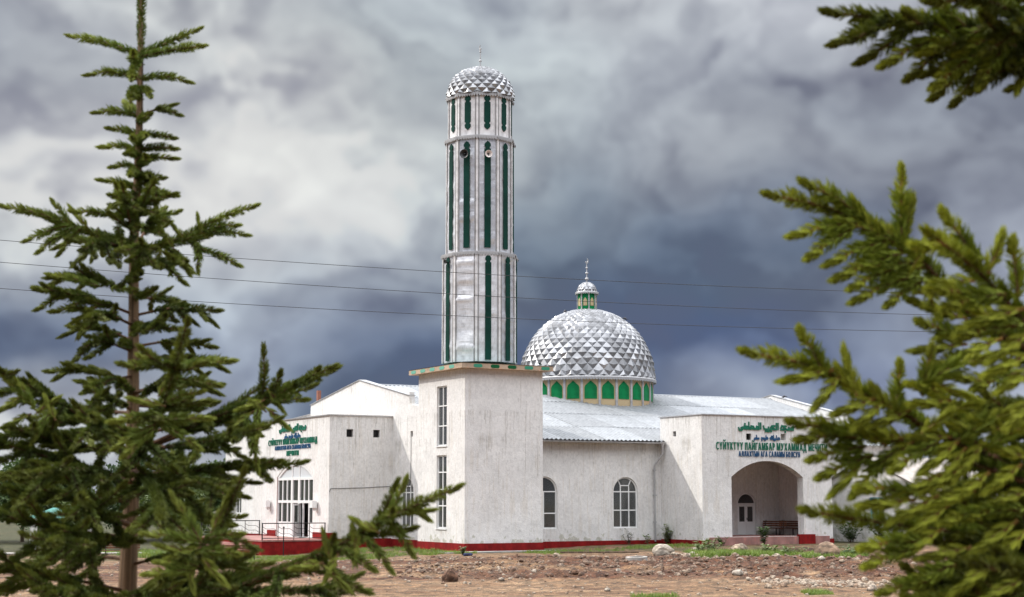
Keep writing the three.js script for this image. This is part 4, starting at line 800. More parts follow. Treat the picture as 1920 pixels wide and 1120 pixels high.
{
  const R = rng(401), tuft = blade(R, 14, 0.24, 0.13), gm = leafMat(0.17, 0.26, 0.045, 0.25);
  const patch = (label, n, pick, s = 1) => {
    const im = shade(new THREE.InstancedMesh(tuft, gm, n)), m = new THREE.Matrix4(), q = new THREE.Quaternion(), c = new THREE.Color();
    for (let i = 0; i < n; i++) { const [X, Z] = pick(), k = s * (0.5 + 0.9 * R()); q.setFromEuler(new THREE.Euler(0, R() * 6.3, 0)); m.compose(onGround(X, Z, -0.01), q, new THREE.Vector3(k, k * (0.7 + 0.6 * R()), k)); im.setMatrixAt(i, m); const y = R(); im.setColorAt(i, c.setRGB(0.75 + 0.6 * y, 0.85 + 0.25 * y, 0.8)); }
    im.name = numbered('grass'); im.userData.kind = 'stuff'; tag(im, label, 'grass'); scene.add(im);
  };
  const local = (x0, x1, z0, z1) => () => { let p; do { p = W(mix(x0, x1, R()), 0, mix(z0, z1, R())); } while (fbm(p.x * 0.8, p.z * 0.9, 423, 3) < 0.44 + 0.12 * R()); return [p.x, p.z]; };
  patch('short green grass strip left of the tower and before the entrance block', 1800, local(-14, 0.1, -9, 0.2), 0.55);
  patch('short grass beside the terrace steps', 900, local(-16, -9, -22, -9), 0.9);
  patch('sunny grass strip before the tower base', 500, local(-3.2, -0.3, 0.3, 2.2), 0.45);
  patch('shaded grass along the foot of the hall wall', 900, local(2, 14.5, 1.8, 5.5), 0.5);
  patch('grass and weeds growing among the rubble before the porch', 3200, () => { let p; do { p = [9.5 + 9.5 * R(), -84.6 - 5.4 * R()]; } while (fbm(p[0] * 0.7, p[1] * 0.7, 421, 3) < 0.42); return p; }, 1.0);
  patch('thin grass at the bottom edge of the yard', 120, () => [3.9 + 1.5 * R(), -52.4 - 1.0 * R()], 0.5);
  patch('thin tuft of grass in front of the cobble heap', 160, () => [8.6 + 0.9 * R() + 1.2, -54 - 1.2 * R()], 0.5);
}
function leafyPlant(name, label, X, Z, h, stems, spread, lf, m, seed, group, dy = 0, nLeaf = 26) {
  const R = rng(seed), o = thing(name, label, 'plant', onGround(X, Z, dy), 0, group), st = [], P = [];
  for (let s = 0; s < stems; s++) {
    const a = R() * 6.28, tx = Math.cos(a) * spread * (0.3 + 0.7 * R()), tz = Math.sin(a) * spread * (0.3 + 0.7 * R()), th = h * (0.6 + 0.4 * R());
    st.push(bar([tx * 0.1, -0.05, tz * 0.1], [tx * 0.6, th * 0.6, tz * 0.6], 0.012, 0.008, 5), bar([tx * 0.6, th * 0.6, tz * 0.6], [tx, th, tz], 0.008, 0.003, 5));
    for (let i = 0; i < nLeaf; i++) {
      const t = 0.15 + 0.85 * R(), b = R() * 6.28, L = lf * (0.6 + 0.6 * R()), w = L * 0.26, up = 0.7 * R() - 0.1, c = [tx * t, th * t, tz * t], d = [Math.cos(b) * L, up * L, Math.sin(b) * L], n = [-Math.sin(b) * w, 0.1 * w, Math.cos(b) * w];
      const q = [c, [c[0] + d[0] * 0.5 + n[0], c[1] + d[1] * 0.55 + n[1], c[2] + d[2] * 0.5 + n[2]], [c[0] + d[0], c[1] + d[1] * 0.8, c[2] + d[2]], [c[0] + d[0] * 0.5 - n[0], c[1] + d[1] * 0.55 - n[1], c[2] + d[2] * 0.5 - n[2]]];
      for (const k of [0, 1, 2, 0, 2, 3]) P.push(...q[k]);
    }
  }
  const g = new THREE.BufferGeometry(); g.setAttribute('position', new THREE.Float32BufferAttribute(P, 3)); g.computeVertexNormals();
  mesh('foliage', g, m, o); mesh('stem', join(st), M.oldwood, o);
}
{
  const g1 = leafMat(0.09, 0.17, 0.035), g2 = leafMat(0.15, 0.22, 0.04), g3 = leafMat(0.035, 0.07, 0.025, 0.2), P = (x, z) => { const p = W(x, 0, z); return [p.x, p.z]; };
  leafyPlant('weed', 'leafy weed with yellowish tips at the foot of the rain pipe', ...P(14.75, -0.6), 1.25, 9, 0.45, 0.26, g2, 1, 'weeds along the wall');
  leafyPlant('weed', 'thin dark weed under the arched window with three columns', ...P(11.9, -0.6), 1.0, 6, 0.5, 0.2, g3, 2, 'weeds along the wall', 0, 16);
  leafyPlant('weed', 'sparse weed between the arched window and the rain pipe', ...P(13.4, -0.7), 0.8, 5, 0.4, 0.2, g2, 3, 'weeds along the wall', 0, 14);
  leafyPlant('weed', 'upright dark green weed in front of the porch door', ...P(18.6, 4.4), 1.3, 8, 0.35, 0.3, g1, 4, 'weeds before the porch');
  leafyPlant('weed', 'broad light green weed left of the wide brown boulder', 11.2, -90.6, 0.85, 12, 0.75, 0.24, g2, 5, 'weeds before the porch');
  leafyPlant('weed', 'light green weed beside the pale rubble near the porch corner', 10.4, -89.4, 0.75, 9, 0.6, 0.22, g2, 6, 'weeds before the porch');
  leafyPlant('weed', 'tall light green weed between the two brown boulders', 14.2, -88.8, 0.7, 10, 0.7, 0.22, g2, 21, 'weeds before the porch');
  leafyPlant('weed', 'low spreading weed right below the soil heap', 15.3, -88.0, 0.55, 12, 0.9, 0.2, g2, 22, 'weeds before the porch');
  leafyPlant('weed', 'low weed at the right side of the large rounded boulder', 18.2, -87.0, 0.6, 10, 0.8, 0.22, g1, 23, 'weeds before the porch');
  leafyPlant('weed', 'dark weed against the red band at the porch corner', ...P(15.8, 3.9), 0.6, 8, 0.6, 0.2, g1, 24, 'weeds before the porch');
  leafyPlant('weed', 'small blue green weed at the near corner of the tower', -2.75, -90.4, 0.5, 8, 0.22, 0.16, g1, 7);
  leafyPlant('shrub', 'dark climbing shrub between the porch block and the side building', ...P(26.6, -0.4), 4.6, 16, 0.8, 0.3, g3, 8, 'shrubs by the side building', 0, 46);
  leafyPlant('shrub', 'low green shrub at the right foot of the porch block', ...P(27.2, 2.6), 1.5, 16, 1.1, 0.3, g1, 9, 'shrubs by the side building', 0, 34);
  leafyPlant('shrub', 'spreading green shrub before the side building window', ...P(28.2, 4.6), 1.3, 16, 1.2, 0.3, g1, 10, 'shrubs by the side building', 0, 34);
}

// ---------------------------------------------------------------- broadleaf trees in the distance on the left
{
  const R = rng(811), P = [];
  for (let i = 0; i < 16; i++) { const c = [(R() - 0.5) * 0.75, (R() - 0.5) * 0.6, (R() - 0.5) * 0.75], u = new THREE.Vector3(R() - 0.5, R() - 0.5, R() - 0.5).normalize(), v = new THREE.Vector3(R() - 0.5, R() - 0.5, R() - 0.5).cross(u).normalize(), L = 0.13; const q = [[-1, 0], [0, 0.55], [1, 0], [0, -0.55]].map(k => [c[0] + (u.x * k[0] + v.x * k[1]) * L, c[1] + (u.y * k[0] + v.y * k[1]) * L, c[2] + (u.z * k[0] + v.z * k[1]) * L]); for (const k of [0, 1, 2, 0, 2, 3]) P.push(...q[k]); }
  const clump = new THREE.BufferGeometry(); clump.setAttribute('position', new THREE.Float32BufferAttribute(P, 3)); clump.computeVertexNormals();
  const lm = [leafMat(0.06, 0.11, 0.025, 0.3), leafMat(0.085, 0.13, 0.03, 0.3), leafMat(0.045, 0.085, 0.025, 0.3)], bark = mat({ color: C(0.14, 0.10, 0.075), roughness: 0.95 });
  const tree = (X, Z, h, r, n, k, label) => {
    const o = thing('broadleaf_tree', label, 'tree', onGround(X, Z, -0.1), R() * 6, 'trees behind the left spruce');
    const limbs = [bar([0, 0, 0], [0.1, h * 0.45, 0], h * 0.028, h * 0.018, 7)], blobs = [];
    for (let i = 0; i < 11; i++) { const a = i * 2.4 + R(), e = 0.35 + 0.6 * R(), q = [Math.cos(a) * r * 0.62 * Math.sin(Math.PI * e), h * e, Math.sin(a) * r * 0.62 * Math.sin(Math.PI * e)]; limbs.push(bar([0.05, h * 0.3 * (0.6 + e * 0.5), 0], q, h * 0.011, h * 0.004, 5)); blobs.push([...q, r * (0.32 + 0.25 * R())]); }
    mesh('trunk', join(limbs), bark, o);
    const im = shade(new THREE.InstancedMesh(clump, lm[k], n)), m = new THREE.Matrix4(), q = new THREE.Quaternion(), c = new THREE.Color();
    for (let i = 0; i < n; i++) { const b = blobs[i % blobs.length], d = new THREE.Vector3(R() - 0.5, R() - 0.5, R() - 0.5).normalize().multiplyScalar(b[3] * Math.pow(R(), 0.4)); q.setFromEuler(new THREE.Euler(R() * 6, R() * 6, R() * 6)); const s = 0.8 + 0.7 * R(); m.compose(new THREE.Vector3(b[0] + d.x, Math.max(0.3, b[1] + d.y * 0.85), b[2] + d.z), q, new THREE.Vector3(s, s, s)); im.setMatrixAt(i, m); const y = R(); im.setColorAt(i, c.setRGB(0.8 + 0.5 * y, 0.85 + 0.3 * y, 0.8)); }
    im.name = 'crown'; im.userData.kind = 'stuff'; o.add(im);
  };
  tree(-45, -128, 7.2, 3.4, 1100, 2, 'dark broadleaf tree at the far left edge behind the spruce');
  tree(-40, -132, 6.2, 3.2, 1000, 0, 'green broadleaf tree left of the teal pavilion');
  tree(-35.5, -127, 5.4, 2.8, 900, 1, 'lighter green tree right behind the teal pavilion');
  tree(-31, -133, 6.6, 3.2, 1000, 2, 'dark tree behind the spruce trunk, right of the pavilion');
  tree(-27, -129, 5.6, 2.8, 900, 1, 'light green tree between the spruce trunk and the entrance block');
  tree(-23.6, -136, 6.4, 3.2, 900, 0, 'green tree beside the far left end of the entrance block');
  tree(-50, -136, 8.0, 3.8, 1000, 0, 'tall tree outside the left edge of the view');
  for (const [X, Z, h, l] of [[-38, -110, 1.5, 'low bush left of the teal pavilion'], [-34.5, -117, 1.9, 'low bush directly behind the teal pavilion'], [-26.6, -113, 1.4, 'low bush right of the teal pavilion'], [-22.5, -117, 1.6, 'low bush before the far end of the entrance block']]) leafyPlant('bush', l, X, Z, h, 16, 1.4, 0.3, lm[0], Math.floor(-X * 7), 'bushes behind the left spruce', 0, 40);
  const path = mesh('path', box(-16, 0, -0.9, 12, 0.06, 0.9), M.concrete, scene); path.position.copy(onGround(-30, -104, 0.02)); path.rotation.y = rad(6); structure(path);
}

// ---------------------------------------------------------------- the two spruces in the foreground
// trunk: points (x, y, z, radius); branches: points of the axis from the trunk to the tip, number of side shoots per side, their length
const SPRUCE_A = { base: [-1.033,1.5,-4.5], trunk: [[-0.048,3.305,-0.0,0.0037],[-0.044,3.161,-0.0,0.006],[-0.041,3.002,-0.0,0.0083],[-0.038,2.688,-0.0,0.0112],[-0.043,2.456,-0.0,0.0135],[-0.038,2.227,-0.0,0.015],[-0.032,1.926,-0.0,0.018],[-0.031,1.63,-0.0,0.0232],[-0.033,1.454,-0.0,0.0262],[0.0,0.231,0.0,0.0375]], branches: [
[[-0.041,2.996,-0.0,-0.144,3.039,-0.02,-0.266,3.069,-0.05],0,0.0],
[[-0.041,2.999,-0.0,0.04,3.046,-0.03,0.114,3.099,-0.08],0,0.0],
[[-0.041,2.992,-0.0,0.073,3.0,0.05,0.163,2.995,0.1],0,0.0],
[[-0.041,2.989,-0.0,-0.035,2.93,0.1,-0.021,2.875,0.18],0,0.0],
[[-0.04,2.929,-0.0,-0.128,2.948,-0.0,-0.194,2.937,-0.0],0,0.0],
[[-0.04,2.926,-0.0,0.034,2.936,-0.0,0.105,2.915,-0.0],0,0.0],
[[-0.04,2.895,-0.0,-0.038,2.863,0.1,-0.025,2.802,0.17],0,0.0],
[[-0.04,2.899,-0.0,-0.005,2.879,0.06,0.02,2.842,0.12],0,0.0],
[[-0.039,2.819,-0.0,-0.109,2.833,-0.0,-0.164,2.821,0.02],0,0.0],
[[-0.039,2.819,-0.0,0.021,2.838,-0.0,0.084,2.813,0.02],1,0.052],
[[-0.039,2.837,-0.0,-0.086,2.859,-0.06,-0.114,2.89,-0.12],0,0.0],
[[-0.039,2.763,-0.0,-0.085,2.777,-0.0,-0.119,2.773,0.03],0,0.0],
[[-0.039,2.766,-0.0,0.023,2.76,-0.0,0.072,2.744,0.03],0,0.0],
[[-0.038,2.715,-0.0,-0.099,2.732,-0.0,-0.146,2.725,-0.0],0,0.0],
[[-0.038,2.719,-0.0,0.031,2.719,0.03,0.083,2.706,0.06],0,0.0],
[[-0.038,2.688,-0.0,0.025,2.697,-0.0,0.065,2.695,-0.02],0,0.0],
[[-0.038,2.735,-0.0,-0.026,2.725,0.1,-0.01,2.708,0.2],0,0.0],
[[-0.038,2.66,-0.0,-0.082,2.676,-0.0,-0.11,2.662,0.02],0,0.0],
[[-0.039,2.641,-0.0,-0.026,2.633,0.1,-0.012,2.601,0.2],0,0.0],
[[-0.039,2.648,-0.0,0.025,2.606,0.06,0.039,2.53,0.1],0,0.0],
[[-0.04,2.607,-0.0,-0.096,2.626,-0.0,-0.138,2.623,0.03],0,0.0],
[[-0.04,2.604,-0.0,0.027,2.592,-0.0,0.066,2.59,-0.04],0,0.0],
[[-0.04,2.61,-0.0,0.015,2.624,0.05,0.061,2.615,0.1],0,0.0],
[[-0.04,2.595,-0.0,-0.054,2.558,0.1,-0.076,2.555,0.16],0,0.0],
[[-0.043,2.444,-0.0,-0.189,2.482,0.03,-0.297,2.519,0.08,-0.396,2.536,0.1],0,0.0],
[[-0.042,2.418,-0.0,0.092,2.464,-0.0,0.2,2.514,0.02,0.304,2.555,-0.0],0,0.0],
[[-0.043,2.425,-0.0,-0.026,2.506,0.15,-0.004,2.555,0.32],4,0.09],
[[-0.043,2.438,-0.0,0.045,2.472,-0.15,0.127,2.509,-0.25],4,0.09],
[[-0.043,2.441,-0.0,-0.222,2.48,-0.15,-0.33,2.513,-0.25],4,0.09],
[[-0.043,2.425,-0.0,-0.035,2.528,-0.15,-0.022,2.603,-0.3],3,0.09],
[[-0.042,2.41,-0.0,0.033,2.394,0.2,0.056,2.4,0.35],5,0.098],
[[-0.042,2.413,-0.0,-0.082,2.424,0.15,-0.114,2.379,0.3],5,0.098],
[[-0.042,2.407,-0.0,0.095,2.373,0.15,0.17,2.35,0.3],4,0.09],
[[-0.04,2.309,-0.0,-0.163,2.346,-0.0,-0.283,2.356,-0.0],5,0.078],
[[-0.038,2.242,-0.0,-0.16,2.286,0.06,-0.283,2.298,0.12],6,0.093],
[[-0.038,2.239,-0.0,0.067,2.26,-0.0,0.21,2.249,0.03],6,0.072],
[[-0.04,2.318,-0.0,-0.028,2.325,0.12,0.018,2.319,0.22],2,0.052],
[[-0.04,2.288,-0.0,0.002,2.306,-0.15,0.06,2.3,-0.25],3,0.068],
[[-0.038,2.227,-0.0,0.068,2.19,0.2,0.128,2.202,0.35],4,0.09],
[[-0.038,2.212,-0.0,-0.076,2.225,0.15,-0.093,2.194,0.3],4,0.09],
[[-0.037,2.166,-0.0,-0.141,2.209,-0.05,-0.249,2.218,-0.1],5,0.069],
[[-0.036,2.136,-0.0,-0.101,2.157,0.1,-0.132,2.125,0.2],4,0.075],
[[-0.036,2.124,-0.0,0.111,2.114,0.05,0.263,2.102,0.1],5,0.072],
[[-0.037,2.151,-0.0,0.063,2.176,-0.1,0.163,2.163,-0.16],4,0.06],
[[-0.035,2.052,-0.0,-0.169,2.085,-0.0,-0.279,2.08,-0.0],5,0.063],
[[-0.035,2.068,-0.0,-0.07,2.042,0.15,-0.108,2.003,0.25],4,0.075],
[[-0.034,2.023,-0.0,0.077,2.049,-0.05,0.197,2.05,-0.1],5,0.072],
[[-0.034,2.016,-0.0,0.086,2.032,0.2,0.16,2.049,0.35],4,0.083],
[[-0.033,1.971,-0.0,-0.056,1.996,0.2,-0.052,1.98,0.35],5,0.09],
[[-0.034,1.986,-0.0,0.047,1.989,-0.2,0.128,2.006,-0.35],5,0.09],
[[-0.033,1.963,-0.0,-0.203,1.981,-0.2,-0.339,1.981,-0.35],5,0.09],
[[-0.032,1.807,-0.0,0.1,1.868,0.4,0.237,1.977,0.8,0.33,2.111,1.05],8,0.158],
[[-0.032,1.851,-0.0,-0.148,1.95,0.12,-0.237,2.009,0.22,-0.335,2.06,0.3],8,0.142],
[[-0.032,1.851,-0.0,0.188,1.935,0.12,0.368,1.986,0.25,0.573,2.068,0.35],9,0.172],
[[-0.032,1.851,-0.0,0.257,1.951,0.1,0.366,1.993,0.24,0.378,2.123,0.3],2,0.09],
[[-0.032,1.896,-0.0,0.111,1.95,-0.2,0.25,1.979,-0.3],6,0.128],
[[-0.032,1.903,-0.0,-0.234,1.958,-0.2,-0.404,1.989,-0.35],6,0.128],
[[-0.032,1.881,-0.0,-0.003,1.908,0.4,0.034,1.921,0.7],7,0.135],
[[-0.032,1.859,-0.0,0.214,1.873,0.25,0.414,1.906,0.45],8,0.15],
[[-0.032,1.851,-0.0,-0.167,1.874,0.2,-0.249,1.908,0.4],8,0.15],
[[-0.032,1.777,-0.0,-0.179,1.831,0.25,-0.34,1.886,0.45],8,0.165],
[[-0.032,1.77,-0.0,-0.054,1.799,0.45,-0.085,1.782,0.75],8,0.165],
[[-0.032,1.77,-0.0,0.187,1.805,0.1,0.413,1.825,0.2],8,0.158],
[[-0.032,1.777,-0.0,0.195,1.773,0.35,0.349,1.732,0.6],7,0.15],
[[-0.032,1.807,-0.0,0.146,1.746,0.5,0.255,1.673,0.9],7,0.15],
[[-0.032,1.792,-0.0,-0.259,1.779,-0.2,-0.477,1.797,-0.4],7,0.15],
[[-0.032,1.785,-0.0,0.063,1.812,-0.3,0.155,1.815,-0.5],6,0.142],
[[-0.032,1.718,-0.0,-0.204,1.733,0.15,-0.402,1.768,0.25],8,0.165],
[[-0.031,1.615,-0.0,-0.201,1.656,0.25,-0.349,1.706,0.4],8,0.172],
[[-0.031,1.608,-0.0,-0.035,1.628,0.5,-0.013,1.625,0.85],8,0.165],
[[-0.032,1.411,-0.0,0.277,1.516,0.6,0.404,1.669,1.0,0.476,1.787,1.15],8,0.165],
[[-0.032,1.396,-0.0,0.324,1.498,0.5,0.595,1.599,0.8,0.775,1.691,0.95,0.92,1.752,1.0],10,0.18],
[[-0.032,1.411,-0.0,0.52,1.567,0.6,0.72,1.66,0.85,0.777,1.762,0.9],3,0.09],
[[-0.033,1.454,-0.0,0.214,1.508,0.2,0.425,1.534,0.3],8,0.165],
[[-0.033,1.44,-0.0,0.347,1.492,0.4,0.687,1.506,0.6],9,0.172],
[[-0.033,1.469,-0.0,-0.183,1.522,0.2,-0.377,1.554,0.3],8,0.172],
[[-0.032,1.425,-0.0,-0.018,1.498,0.5,-0.06,1.515,0.8],8,0.172],
[[-0.032,1.411,-0.0,0.114,1.485,0.5,0.252,1.544,0.9],8,0.165],
[[-0.031,1.382,-0.0,0.348,1.439,0.4,0.584,1.491,0.7],8,0.165],
[[-0.03,1.353,-0.0,-0.083,1.439,0.4,-0.195,1.478,0.6],8,0.172],
[[-0.032,1.542,-0.0,0.135,1.574,0.1,0.26,1.569,0.15],6,0.128],
[[-0.032,1.556,-0.0,-0.207,1.566,-0.15,-0.421,1.56,-0.3],7,0.15],
[[-0.031,1.688,-0.0,0.096,1.687,-0.15,0.209,1.646,-0.3],5,0.12],
[[-0.031,1.652,-0.0,-0.023,1.692,0.4,0.028,1.732,0.75],7,0.142],
[[-0.04,2.97,-0.0,-0.045,2.964,0.07,-0.03,2.969,0.134],0,0.0],
[[-0.039,2.868,-0.0,-0.034,2.863,0.07,-0.025,2.834,0.134],0,0.0],
[[-0.039,2.797,-0.0,-0.013,2.793,0.07,0.027,2.788,0.142],0,0.0],
[[-0.038,2.747,-0.0,-0.007,2.744,0.07,0.011,2.732,0.123],0,0.0],
[[-0.038,2.696,-0.0,-0.041,2.693,0.07,-0.047,2.679,0.12],0,0.0],
[[-0.038,2.673,-0.0,0.002,2.67,0.07,0.011,2.674,0.13],0,0.0],
[[-0.039,2.634,-0.0,0.009,2.632,0.07,0.025,2.616,0.125],0,0.0],
[[-0.041,2.556,-0.0,-0.014,2.556,0.07,0.049,2.55,0.11],0,0.0],
[[-0.042,2.525,-0.0,-0.004,2.525,0.07,0.049,2.511,0.135],0,0.0],
[[-0.042,2.379,-0.0,0.002,2.381,0.07,0.041,2.369,0.124],0,0.0],
[[-0.041,2.356,-0.0,-0.016,2.359,0.07,0.011,2.339,0.138],0,0.0],
[[-0.04,2.288,-0.0,0.008,2.291,0.07,0.054,2.3,0.138],0,0.0],
[[-0.038,2.197,-0.0,-0.008,2.201,0.07,0.024,2.186,0.135],0,0.0],
[[-0.037,2.151,-0.0,-0.049,2.157,0.07,-0.042,2.146,0.131],0,0.0],
[[-0.036,2.091,-0.0,0.013,2.097,0.07,0.021,2.096,0.116],0,0.0],
[[-0.034,2.023,-0.0,-0.036,2.03,0.07,-0.037,2.049,0.145],0,0.0],
[[-0.214,2.495,0.06,-0.239,2.53,0.06,-0.264,2.557,0.06],0,0.0],
[[-0.222,2.487,0.06,-0.279,2.469,0.06,-0.337,2.442,0.06],0,0.0],
[[-0.205,2.479,0.06,-0.253,2.449,0.06,-0.299,2.41,0.06],0,0.0],
[[-0.181,2.479,0.06,-0.21,2.447,0.06,-0.239,2.406,0.06],0,0.0],
[[-0.141,2.463,0.06,-0.152,2.439,0.06,-0.163,2.406,0.06],0,0.0],
[[-0.133,2.471,0.06,-0.14,2.435,0.06,-0.146,2.39,0.06],0,0.0],
[[-0.109,2.463,0.06,-0.097,2.429,0.06,-0.086,2.386,0.06],0,0.0],
[[-0.07,2.512,0.06,-0.132,2.52,0.085,-0.193,2.519,0.11],0,0.0],
[[-0.246,2.499,0.06,-0.283,2.52,0.06,-0.32,2.532,0.06],0,0.0],
[[-0.166,2.487,0.06,-0.187,2.514,0.06,-0.207,2.532,0.06],0,0.0],
[[-0.057,2.522,0.05,-0.062,2.562,0.1,-0.066,2.592,0.15],0,0.0],
[[-0.056,2.513,0.05,-0.067,2.525,0.1,-0.076,2.528,0.15],0,0.0],
[[-0.079,2.481,0.05,-0.058,2.449,0.1,-0.037,2.408,0.15],0,0.0],
[[-0.024,2.513,0.05,0.012,2.56,0.11,0.049,2.596,0.17],0,0.0],
[[-0.009,2.546,0.05,0.041,2.562,0.075,0.09,2.569,0.1],0,0.0],
[[0.009,2.497,0.05,0.048,2.495,0.1,0.087,2.484,0.15],0,0.0],
[[0.001,2.481,0.05,0.039,2.467,0.1,0.076,2.444,0.15],0,0.0],
[[-0.023,2.481,0.05,-0.022,2.509,0.11,-0.02,2.528,0.17],0,0.0],
[[-0.031,2.464,0.05,-0.03,2.433,0.1,-0.029,2.392,0.15],0,0.0],
[[0.148,2.486,0.02,0.143,2.508,0.02,0.139,2.52,0.02],0,0.0],
[[0.164,2.478,0.02,0.224,2.476,0.02,0.285,2.465,0.02],0,0.0],
[[0.18,2.486,0.02,0.219,2.495,0.02,0.257,2.494,0.02],0,0.0],
[[0.1,2.461,0.02,0.085,2.481,0.02,0.071,2.492,0.02],0,0.0],
[[0.149,2.428,0.02,0.206,2.408,0.02,0.262,2.378,0.02],0,0.0],
[[0.141,2.437,0.02,0.143,2.404,0.02,0.145,2.361,0.02],0,0.0],
[[0.085,2.412,0.02,0.078,2.393,0.02,0.07,2.365,0.02],0,0.0],
[[0.085,2.412,0.02,0.103,2.387,0.02,0.121,2.353,0.02],0,0.0],
[[0.036,2.42,0.02,0.031,2.406,0.02,0.025,2.383,0.02],0,0.0],
[[0.108,2.453,0.02,0.144,2.47,0.02,0.181,2.478,0.02],0,0.0],
[[0.068,2.437,0.02,0.051,2.466,0.02,0.035,2.486,0.02],0,0.0],
[[-0.131,2.318,0.05,-0.199,2.338,0.05,-0.268,2.349,0.05],0,0.0],
[[-0.161,2.278,0.05,-0.232,2.299,0.05,-0.303,2.312,0.05],0,0.0],
[[-0.161,2.254,0.05,-0.209,2.253,0.05,-0.256,2.244,0.05],0,0.0],
[[-0.137,2.254,0.05,-0.163,2.24,0.05,-0.19,2.218,0.05],0,0.0],
[[-0.082,2.31,0.05,-0.042,2.307,0.05,-0.002,2.294,0.05],0,0.0],
[[-0.129,2.27,0.05,-0.166,2.291,0.05,-0.202,2.302,0.05],0,0.0],
[[0.371,1.642,1.08,0.341,1.691,1.08,0.312,1.731,1.08],0,0.0],
[[0.351,1.637,1.08,0.303,1.648,1.08,0.256,1.651,1.08],0,0.0],
[[0.363,1.62,1.08,0.34,1.617,1.08,0.318,1.605,1.08],0,0.0],
[[0.39,1.642,1.08,0.425,1.651,1.08,0.461,1.651,1.08],0,0.0],
[[0.38,1.615,1.08,0.417,1.616,1.08,0.454,1.608,1.08],0,0.0],
[[0.361,1.587,1.08,0.322,1.594,1.08,0.284,1.592,1.08],0,0.0],
[[0.35,1.576,1.08,0.305,1.575,1.08,0.26,1.566,1.08],0,0.0],
[[0.35,1.587,1.08,0.355,1.568,1.08,0.36,1.54,1.08],0,0.0],
[[0.34,1.615,1.08,0.315,1.625,1.08,0.289,1.626,1.08],0,0.0],
[[0.401,1.665,1.08,0.415,1.697,1.08,0.428,1.721,1.08],0,0.0],
[[0.38,1.598,1.08,0.4,1.58,1.08,0.421,1.554,1.08],0,0.0],
[[0.246,2.024,0.82,0.317,2.037,0.82,0.389,2.04,0.82],0,0.0],
[[0.237,2.024,0.82,0.204,2.044,0.82,0.172,2.053,0.82],0,0.0],
[[0.242,2.0,0.82,0.301,1.996,0.82,0.359,1.982,0.82],0,0.0],
[[0.226,1.97,0.82,0.237,1.99,0.82,0.247,2.0,0.82],0,0.0],
[[0.22,1.915,0.82,0.167,1.913,0.82,0.115,1.901,0.82],0,0.0],
[[0.225,1.902,0.82,0.281,1.91,0.82,0.336,1.907,0.82],0,0.0],
[[0.202,1.89,0.82,0.162,1.87,0.82,0.123,1.84,0.82],0,0.0],
[[0.239,1.889,0.82,0.276,1.869,0.82,0.314,1.84,0.82],0,0.0],
[[0.203,1.878,0.82,0.173,1.855,0.82,0.143,1.822,0.82],0,0.0],
[[0.248,1.951,0.82,0.285,1.965,0.82,0.321,1.97,0.82],0,0.0],
[[0.224,1.939,0.82,0.193,1.95,0.82,0.162,1.951,0.82],0,0.0],
[[0.409,1.977,0.3,0.451,1.985,0.3,0.494,1.982,0.3],0,0.0],
[[0.391,1.958,0.3,0.415,1.942,0.3,0.439,1.914,0.3],0,0.0],
[[0.378,1.958,0.3,0.364,1.973,0.3,0.35,1.977,0.3],0,0.0],
[[0.371,1.977,0.3,0.347,1.973,0.3,0.322,1.958,0.3],0,0.0],
[[0.366,1.952,0.3,0.365,1.917,0.3,0.364,1.871,0.3],0,0.0],
[[0.347,1.946,0.3,0.322,1.93,0.3,0.298,1.902,0.3],0,0.0],
[[0.421,1.996,0.3,0.452,2.02,0.3,0.483,2.033,0.3],0,0.0],
[[0.335,1.94,0.3,0.352,1.874,0.3,0.369,1.797,0.3],0,0.0],
[[0.396,2.002,0.3,0.412,1.986,0.3,0.428,1.958,0.3],0,0.0],
[[0.765,1.682,0.93,0.782,1.73,0.93,0.799,1.768,0.93],0,0.0],
[[0.786,1.693,0.93,0.818,1.7,0.93,0.85,1.699,0.93],0,0.0],
[[0.765,1.677,0.93,0.789,1.645,0.93,0.813,1.603,0.93],0,0.0],
[[0.713,1.635,0.93,0.74,1.606,0.93,0.767,1.567,0.93],0,0.0],
[[0.687,1.63,0.93,0.687,1.614,0.93,0.687,1.589,0.93],0,0.0],
[[0.666,1.609,0.93,0.697,1.594,0.93,0.729,1.569,0.93],0,0.0],
[[0.687,1.635,0.93,0.683,1.654,0.93,0.679,1.662,0.93],0,0.0],
[[0.63,1.599,0.93,0.623,1.627,0.93,0.616,1.646,0.93],0,0.0],
[[0.729,1.656,0.93,0.707,1.671,0.93,0.686,1.677,0.93],0,0.0],
[[0.812,1.708,0.93,0.828,1.7,0.93,0.844,1.682,0.93],0,0.0],
[[0.645,1.594,0.93,0.635,1.578,0.93,0.625,1.552,0.93],0,0.0],
[[0.604,1.583,0.93,0.58,1.583,0.93,0.557,1.573,0.93],0,0.0],
[[0.625,1.573,0.93,0.646,1.557,0.93,0.667,1.532,0.93],0,0.0],
[[-0.232,1.98,0.35,-0.259,2.013,0.35,-0.286,2.035,0.35],0,0.0],
[[-0.211,1.966,0.35,-0.233,2.002,0.35,-0.255,2.028,0.35],0,0.0],
[[-0.19,1.952,0.35,-0.17,1.971,0.35,-0.149,1.98,0.35],0,0.0],
[[-0.253,1.98,0.35,-0.273,1.971,0.35,-0.293,1.952,0.35],0,0.0],
[[-0.224,1.938,0.35,-0.251,1.93,0.35,-0.278,1.911,0.35],0,0.0],
[[-0.175,1.931,0.35,-0.192,1.906,0.35,-0.207,1.869,0.35],0,0.0],
[[-0.155,1.938,0.35,-0.166,1.964,0.35,-0.177,1.98,0.35],0,0.0]
] };
